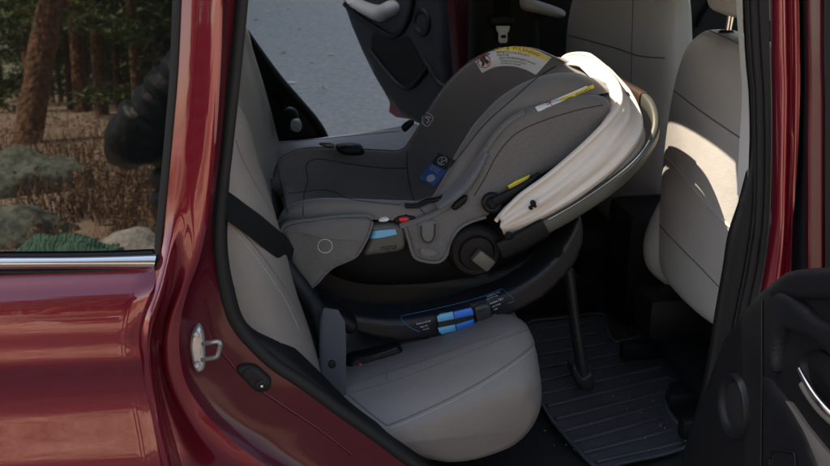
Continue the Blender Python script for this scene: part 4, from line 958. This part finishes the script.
# near wing: outer fabric, with its front edge piped
WF = ((0, .325, 0), (0, -1, 0))
wing = [(404, 222), (420, 219), (436, 212), (450, 203), (462, 190), (472, 174), (482, 154), (494, 136), (508, 121), (524, 111), (548, 104), (575, 98), (598, 96), (609, 102), (607, 120), (590, 141), (568, 158), (545, 172), (524, 184), (506, 194), (496, 206), (486, 216), (468, 222), (456, 232), (450, 246), (446, 256), (438, 261), (424, 260), (414, 256), (409, 240)]
wg = pillow(wing, WF, .012, 14, .012, 4, smooth=True, rough=.004, fr=.045); wbv = wg.bvh()
wo = sp_('side_cover', wg, 'cover', sh=70)
wpip = [(400, 226), (420, 220), (436, 213), (450, 204), (462, 191), (472, 175), (482, 155), (494, 137), (508, 122), (524, 112)]
mb = tube([PY(a, b, .318) for a, b in wpip], .0055, 60, 10)
tube([PY(a, b, .318) for a, b in [(404, 224), (409, 241), (414, 256), (424, 261), (438, 262), (446, 256), (450, 246), (456, 232), (468, 223), (486, 217)]], .0035, 50, 8, mb); sp_('cover_binding', mb, 'cover', wo, sh=80)
sp_('wing_seam', seam([(474, 196), (486, 176), (494, 160), (506, 143), (520, 131), (545, 120), (578, 110), (603, 105)], wbv, .0013, 60, -.0002), 'fseam', wo, sh=80)
sp_('cover_pocket', pillow([(419, 223), (436, 221), (437, 232), (434, 241), (428, 244), (421, 240), (418, 232)], ((0, .312, 0), (0, -1, 0)), .006, 4, .008, 2), 'pad', wo, sh=60)
sp_('pocket_loop', tube([PY(a, b, .305) for a, b in [(421, 226), (422, 238), (428, 243), (434, 238), (435, 224)]], .0016, 30, 8), 'labelk', wo, sh=80)
sp_('fabric_slot', pillow([(453, 206), (460, 199), (467, 196), (466, 202), (458, 209), (453, 210)], ((0, .307, 0), (0, -1, 0)), .003, 3, .008, 1.5), 'shell', wo, sh=60)
sp_('cover_tag', pillow([(420, 249), (434, 250), (438, 254), (432, 257), (422, 256)], ((0, .309, 0), (0, -1, 0)), .003, 3, .008, 2), 'cover_dark', wo, sh=60)
# near foot flap
fl = [(281, 232), (288, 224), (316, 219), (345, 216), (367, 216), (372, 221), (369, 233), (364, 244), (356, 256), (344, 262), (333, 267), (324, 275), (316, 284), (306, 290), (299, 287), (293, 272), (286, 250)]
fw = pillow(fl, ((0, .325, 0), (0, -1, 0)), .016, 9, .02, 4, rough=.006, fr=.05); fbv2 = fw.bvh(); fo = sp_('foot_cover', fw, 'cover', sh=70)
sp_('foot_cover_edge', tube([PY(a, b, .318) for a, b in fl], .0032, 90, 8, closed=True), 'cover', fo, sh=80)
sp_('foot_cover_panel', decal([(283, 232), (300, 232), (325, 238), (360, 240), (366, 233), (368, 222), (345, 219), (318, 221), (292, 226)], fbv2, .002, 4, smooth=True), 'pad', fo, sh=70)
pts = [(325+7.2*math.cos(t), 246+6.8*math.sin(t)) for t in [i/24*6.283 for i in range(25)]]
sp_('round_emblem', seam(pts, fbv2, .0009, 60, .0004), 'thread', fo, sh=80)
# handle lock plastic with blue insert
hl = pillow([(366, 226), (380, 223), (398, 223), (405, 227), (405, 246), (398, 251), (378, 254), (364, 255), (368, 243), (372, 232)], ((0, .33, 0), (0, -1, 0)), .010, 5, .04, 2.5); hbv = hl.bvh()
ho = sp_('adjuster_housing', hl, 'housing', sh=60)
sp_('blue_insert', decal([(371, 231), (382, 230), (395, 229), (397, 234), (384, 237), (369, 239)], hbv, .0015, 2, smooth=False), 'bluel', ho, sh=0)
sp_('brand_lettering', pxtext('nuna', (380, 250.5), (8.6, -1.0), (1.0, -8.6), hbv, .0008), 'blk', ho, sh=0)
sp_('pale_clip', pillow([(379, 221), (382, 218.5), (387, 218), (389, 220), (384, 222)], ((0, .322, 0), (0, -1, 0)), .006, 3, .01, 1.5), 'whitep', sh=60)
hbk = sp_('harness_buckle', pillow([(392, 219), (398, 214), (408, 213), (416, 216), (415, 223), (402, 226), (394, 224)], ((0, .335, 0), (0, -1, 0)), .010, 4, .03, 2), 'blk', sh=60)
sp_('buckle_button', pillow([(399, 218), (406, 217), (409, 218), (409, 221), (401, 223), (399, 221)], ((0, .322, 0), (0, -1, 0)), .002, 2, .004, 1.5, smooth=False), 'redb', hbk, sh=60)
# harness straps and pad
def lay(path, lift): 
    out = []; last = None
    for a, b in path:
        h = hitn(a, b, lbv); out.append(h[0]+h[1]*lift)
    return out
sp_('harness_pad', tube(lay([(437, 206), (448, 196), (462, 183), (474, 166), (484, 150)], .014), [.018, .026, .026, .024, .018], 40, 14, flat=.42, hint=V((-.6, 0, .8))), 'pad2', sh=80)
sp_('harness_strap', tube(lay([(405, 206), (416, 206), (427, 203), (436, 200), (442, 197)], .007), .011, 24, 10, flat=.5, hint=V((-.2, 0, 1))), 'blk', sh=80)
# far rim clip + tether
sp_('rim_clip', pillow([(336, 149), (342, 146), (358, 146), (364, 150), (362, 155), (345, 155)], ((0, .70, 0), (0, -1, 0)), .012, 4, .03, 2), 'blk', sh=60)
sp_('rim_clip_mark', pillow([(319, 144), (329, 143), (335, 146), (328, 148)], ((0, .70, 0), (0, -1, 0)), .004, 2, .01, 1.5), 'olive', sh=60)
sp_('rim_tab', pillow([(402, 127), (409, 121), (414, 121), (413, 125), (405, 132)], ((0, .72, 0), (0, -1, 0)), .004, 2, .01, 1.5), 'blk', sh=60)
# ---- labels
def q2(quad, nx, ny):   # map unit square onto a pixel quad: p00 bottom-left, p10 bottom-right, p11, p01
    (ax, ay), (bx, by), (cx, cy), (dx, dy) = quad
    return ((1-nx)*(1-ny)*ax+nx*(1-ny)*bx+nx*ny*cx+(1-nx)*ny*dx, (1-nx)*(1-ny)*ay+nx*(1-ny)*by+nx*ny*cy+(1-nx)*ny*dy)
def arc(nx, ny):        # warning label: curved band; ny 0 bottom, 1 top
    top = cr([V((472, 56, 0)), V((490, 49, 0)), V((512, 46.5, 0)), V((534, 50, 0)), V((552, 57, 0))], 81); bot = cr([V((482, 73, 0)), V((495, 67, 0)), V((510, 66, 0)), V((524, 69, 0)), V((536, 75, 0))], 81)
    i = max(0, min(80, nx*80)); k = int(min(i, 79)); f = i-k
    t = top[k].lerp(top[k+1], f); b = bot[k].lerp(bot[k+1], f); p = b.lerp(t, ny); return p.x, p.y
def arcdecal(x0, x1, y0, y1, off, bv=lbv, fnm=arc):
    rs = []; last = None
    for j in range(7):
        r = []
        for i in range(25):
            a, b = fnm(x0+(x1-x0)*i/24, y0+(y1-y0)*j/6); h = hitn(a, b, bv); r.append(h[0]+h[1]*off)
        rs.append(r)
    mb = MB(); mb.add(*grid(rs)); return mb
wl = sp_('warning_label', arcdecal(0, 1, 0, 1, .0012), 'labelw', lin, sh=0)
sp_('label_yellow_band', arcdecal(.29, .99, .76, .98, .0018), 'labely', lin, sh=0)
def arctext(body, x, y, sx, sy, mb):
    def mpf(u, v):
        a, b = arc(x+u*sx, y+v*sy); h = hitn(a, b, lbv); return h[0]+h[1]*.0026
    t = textmb(body, mpf); mb.add(t.v, t.f)
mb = MB()
arctext('WARNING', .50, .80, .075, .22, mb)
arctext('DO NOT place rear facing seat in', .31, .64, .032, .14, mb); arctext('front air bag.', .31, .53, .032, .14, mb)
arctext('DEATH OR SERIOUS INJURY can occur', .33, .37, .033, .15, mb); arctext('The back seat is the safest place', .35, .23, .032, .13, mb); arctext('for children 12 and under', .36, .1, .032, .13, mb)
t3 = [arc(.435, .82), arc(.455, .94), arc(.475, .82)]
mb2 = MB(); vv = [hitn(*p, lbv) for p in t3]; mb.add([h[0]+h[1]*.0026 for h in vv], [(0, 1, 2)])
sp_('label_text', mb, 'ink', lin, sh=0)
cpx = [(484+6.4*math.cos(t)*.98, 61.5+6.2*math.sin(t)) for t in [i/24*6.283 for i in range(25)]]
mb = seam(cpx, lbv, .0011, 50, .0018); seam([(479.5, 57), (488.5, 66)], lbv, .0011, 10, .0018, mb); sp_('prohibition_ring', mb, 'inkr', lin, sh=0)
mb = decal([(482, 57), (485, 56.5), (486, 59), (489, 61), (488, 64), (485, 62.5), (484, 66), (481.5, 66), (482, 62), (480, 61)], lbv, .0016, 1.2, smooth=True, npts=24); sp_('prohibition_figure', mb, 'ink', lin, sh=0)
# wing label
bvw = [lbv, wbv]
def wl_(nx, ny): return q2([(538, 112), (594, 88), (592, 83.5), (535, 107.5)], nx, ny)
sp_('wing_label', arcdecal(0, .52, 0, 1, .0014, bvw, wl_), 'labelw', lin, sh=0)
sp_('wing_label_yellow', arcdecal(.42, 1, 0, .72, .0020, bvw, wl_), 'labely', lin, sh=0)
sp_('wing_label_strip', arcdecal(.52, .9, .74, 1, .0020, bvw, wl_), 'labelw', lin, sh=0)
mb = seam([(547, 105.5), (551, 103)], bvw, .0009, 8, .002); seam([(549, 102.5), (552, 105.5)], bvw, .0009, 8, .002, mb); sp_('wing_label_mark', mb, 'inkr', lin, sh=0)
mb = MB(); pxtext('WARNING', (575, 96.2), (3.2, -1.4), (-1, -3.4), bvw, .003, mb); sp_('wing_label_text', mb, 'ink', lin, sh=0)
# hip tag (blue/black)
def tg(nx, ny): return q2([(419, 178), (434, 186.5), (456, 161), (439, 152.5)], nx, ny)
sp_('hang_tag_blue', arcdecal(0, 1, 0, .60, .0022), 'labelb', lin, sh=0) if False else None
sp_('hang_tag_blue', arcdecal(0, 1, 0, .60, .0022, lbv, tg), 'labelb', lin, sh=0)
sp_('hang_tag_black', arcdecal(0, 1, .61, 1, .0022, lbv, tg), 'labelk', lin, sh=0)
def tdisc(cx, cy, r, n=20): return [tg(cx+r*math.cos(t), cy+r*.6*math.sin(t)) for t in [i/n*6.283 for i in range(n)]]
mb = decal(tdisc(.55, .18, .22), lbv, .003, 1.5, smooth=True, npts=24); mb_ = decal(tdisc(.45, .82, .2), lbv, .003, 1.5, smooth=True, npts=24); 
sp_('tag_disc', mb, 'inkw', lin, sh=0)
mb = seam(tdisc(.42, .82, .22), lbv, .0012, 30, .003); seam([tg(.32, .9), tg(.42, .78), tg(.55, .92)], lbv, .0014, 12, .003, mb); seam([tg(.32, .74), tg(.5, .74)], lbv, .0012, 8, .003, mb)
mb2 = MB()
for s_, yy in (('Isofix base', .50), ('rear facing', .41)):
    def mpf(u, v):
        a, b = tg(.12+u*.13, yy+v*.13); h = hitn(a, b, lbv); return h[0]+h[1]*.0035
    t = textmb(s_, mpf); mb.add(t.v, t.f)
sp_('tag_print', mb, 'inkw', lin, sh=0)
# small square tag with hand symbol on the far wing
ti = [(423, 116), (428, 113), (433, 118), (428, 126), (423, 123)]
mb = seam(ti+[ti[0]], lbv, .0010, 30, .001); seam([(426, 117), (429, 120), (427, 123)], lbv, .0016, 10, .001, mb); seam([(428, 116), (431, 118)], lbv, .0014, 6, .001, mb); sp_('small_symbol_tag', mb, 'inkw', lin, sh=0)

# ---- handle pivot
pv = V(PY(476, 252, .31)); mb = lathe(pv, (0, -1, 0), [(.060, -.05), (.060, -.012), (.057, -.002), (.050, .004), (.040, .004), (.036, .012), (.020, .014), (.001, .014)], 48); hub = sp_('handle_hub', mb, 'shell', sh=40)
rot = Matrix.Rotation(R_(40), 3, 'Y')
mb = box(PY(483, 260, .285), (.046, .022, .030), rot, .006); sp_('hub_knob', mb, 'knob', hub, sh=50)
fpv = V((pv.x, 2*YC-pv.y, pv.z)); mb = lathe(fpv, (0, 1, 0), [(.060, -.05), (.060, -.012), (.05, .004), (.001, .012)], 32); sp_('far_handle_hub', mb, 'shell', sh=40)
# ---- handle
near = [PY(500, 250, .296), PY(520, 241, .292), PY(545, 227, .290), (PY(575, 210, .290)), PY(605, 190, .291), PY(630, 170, .295), PY(645, 153, .305)]
corner = [PY(655, 133, .335), PY(654, 115, .385)]
ctr = [PY(646, 102, .45), PY(634, 94, .54)]
mir = lambda p: V((p.x, 2*YC-p.y, p.z))
path = near+corner+ctr[:1]+[V((ctr[1].x, YC, ctr[1].z))]
full = path+[mir(p) for p in reversed(path[:-1])]
pts = cr(full, 160)
def band(pts, w, t):
    rs = []; n = len(pts)
    for i, p in enumerate(pts):
        tg_ = (pts[min(i+1, n-1)]-pts[max(i-1, 0)]).normalized()
        out = V((0, p.y-YC, 0)); out = V((max(0, p.x-.70)*3, (p.y-YC), .0)); out = out-tg_*out.dot(tg_); out.normalize(); b = tg_.cross(out)
        ring = []
        for j in range(16):
            th = j/16*6.2832; c_, s_ = math.cos(th), math.sin(th)
            ring.append(p+out*(math.copysign(abs(c_)**.6, c_)*t)+b*(math.copysign(abs(s_)**.6, s_)*w))
        rs.append(ring)
    return rings(rs)
hd = sp_('carry_handle', band(pts[9:151], .0165, .0085), 'olive', sh=70)
sp_('handle_socket', band(pts[:14], .022, .012), 'shell', sh=60); sp_('handle_socket', band(pts[-14:], .020, .012), 'shell', sh=60)
sp_('socket_screw', lathe(PY(509, 236, .282), (0, -1, 0), [(.009, -.004), (.009, .001), (.007, .002), (.006, -.001), (.001, -.001)], 20), 'blk', sh=40)
iA, iB = 68, 92
sp_('handle_grip', band(pts[iA:iB], .0175, .012), 'brown', hd, sh=60)
mb = MB(); inner = [p+V((0, 0, .0)) for p in pts[14:60]]
sp_('handle_highlight_line', tube([p+V((-.005, -.0092, .0145)) for p in pts[14:48]], .0012, 34, 6, smooth=False), 'chrome', hd, sh=80)
# ---- canopy: folded cream hood from near pivot round the head to the far pivot
def sym(l):      # near points (px,py,y) to the centre, mirrored to the far side
    a = [PY(*p) for p in l]; 
    return a+[mir(p) for p in reversed(a) if abs(p.y-YC) > .01]
hoops = [
 [(496, 221, .305), (510, 205, .300), (535, 189, .298), (560, 169, .300), (583, 149, .305), (600, 130, .32), (607, 115, .34), (606, 100, .38), (597, 82, .45), (584, 68, .54)],
 [(499, 216, .292), (517, 198, .284), (542, 180, .280), (566, 160, .280), (588, 140, .286), (606, 121, .30), (616, 105, .33), (614, 89, .37), (603, 73, .45), (589, 60, .54)],
 [(501, 222, .290), (522, 205, .280), (550, 187, .276), (575, 168, .276), (598, 148, .282), (616, 128, .30), (626, 111, .33), (623, 95, .37), (612, 77, .45), (597, 62, .54)],
 [(500, 226, .284), (526, 212, .274), (556, 195, .270), (584, 176, .270), (608, 156, .276), (628, 136, .295), (636, 119, .33), (632, 102, .37), (619, 84, .45), (604, 68, .54)],
 [(502, 230, .292), (528, 220, .284), (560, 203, .280), (590, 183, .280), (616, 163, .286), (636, 142, .305), (643, 126, .335), (638, 110, .38), (624, 92, .45), (608, 76, .54)],
 [(504, 234, .31), (532, 228, .31), (562, 213, .31), (590, 195, .31), (614, 176, .315), (634, 154, .33), (641, 138, .355), (636, 122, .39), (622, 104, .46), (606, 90, .54)]]
def cdisp(p, u, v):
    s = math.sin(math.pi*u); n1 = noise.noise(V((u*7, v*3.3, 1.7))); n2 = math.sin(v*19+2.2*noise.noise(V((u*3, v*2, 9)))+u*3.5)
    o = V((p.x-.45, (p.y-YC)*1.2, .25)).normalized()
    return p+o*(.008*n1+.0065*n2+.004*noise.noise(V((u*13, v*6, 4)))+.0025*math.sin(v*44+u*9+2*noise.noise(V((u*6, v*5, 2)))))*min(1, s*2.5+.2)*min(1, v*5+.1)
can = loft([sym(h) for h in hoops], 150, 44, disp=cdisp); co_ = sp_('canopy', can, 'cream', sh=80, solid=.003); kbv = can.bvh()
mb = tube([p for p in cr(sym(hoops[0]), 120)], .0062, 120, 10, smooth=False, flat=.8); tube([p+V((.006, -.004, .006)) for p in cr(sym(hoops[1]), 120)], .0075, 120, 10, mb, smooth=False, flat=.7); sp_('canopy_edge_binding', mb, 'cream', co_, sh=80)
mb = seam([(601, 141), (602, 150), (606, 157), (606, 166), (598, 169), (602, 175)], kbv, .0007, 40, .0005); sp_('loose_thread', mb, 'blk', co_, sh=80)
mb = lathe(PY(533, 203, .262), (0, -1, 0), [(.006, -.004), (.006, .002), (.004, .004)], 10); lathe(PY(531, 208, .262), (0, -1, 0), [(.005, -.004), (.004, .003)], 8, mb); lathe(PY(535, 206, .262), (0, -1, 0), [(.004, -.004), (.003, .004)], 8, mb); sp_('canopy_snap', mb, 'blk', co_, sh=40)
# canopy arm: black link with round hub
mb = lathe(PY(492, 203, .305), (0, -1, 0), [(.022, -.02), (.022, .004), (.017, .007), (.012, .005), (.008, .009), (.001, .009)], 28); ca = sp_('canopy_hub', mb, 'shell', sh=40)
sp_('canopy_arm', tube([PY(494, 202, .300), PY(510, 194, .297), PY(524, 186, .294), (PY(540, 174, .300))], [.012, .011, .009, .006], 20, 10, flat=.6, hint=V((0, 1, 0))), 'shell', ca, sh=60)
sp_('yellow_sticker', pillow([(508, 186), (516, 181), (530, 175), (528, 180), (518, 186), (510, 190)], ((0, .308, 0), (0, -1, 0)), .001, 2, .003, 2, smooth=False), 'labely', sh=0)
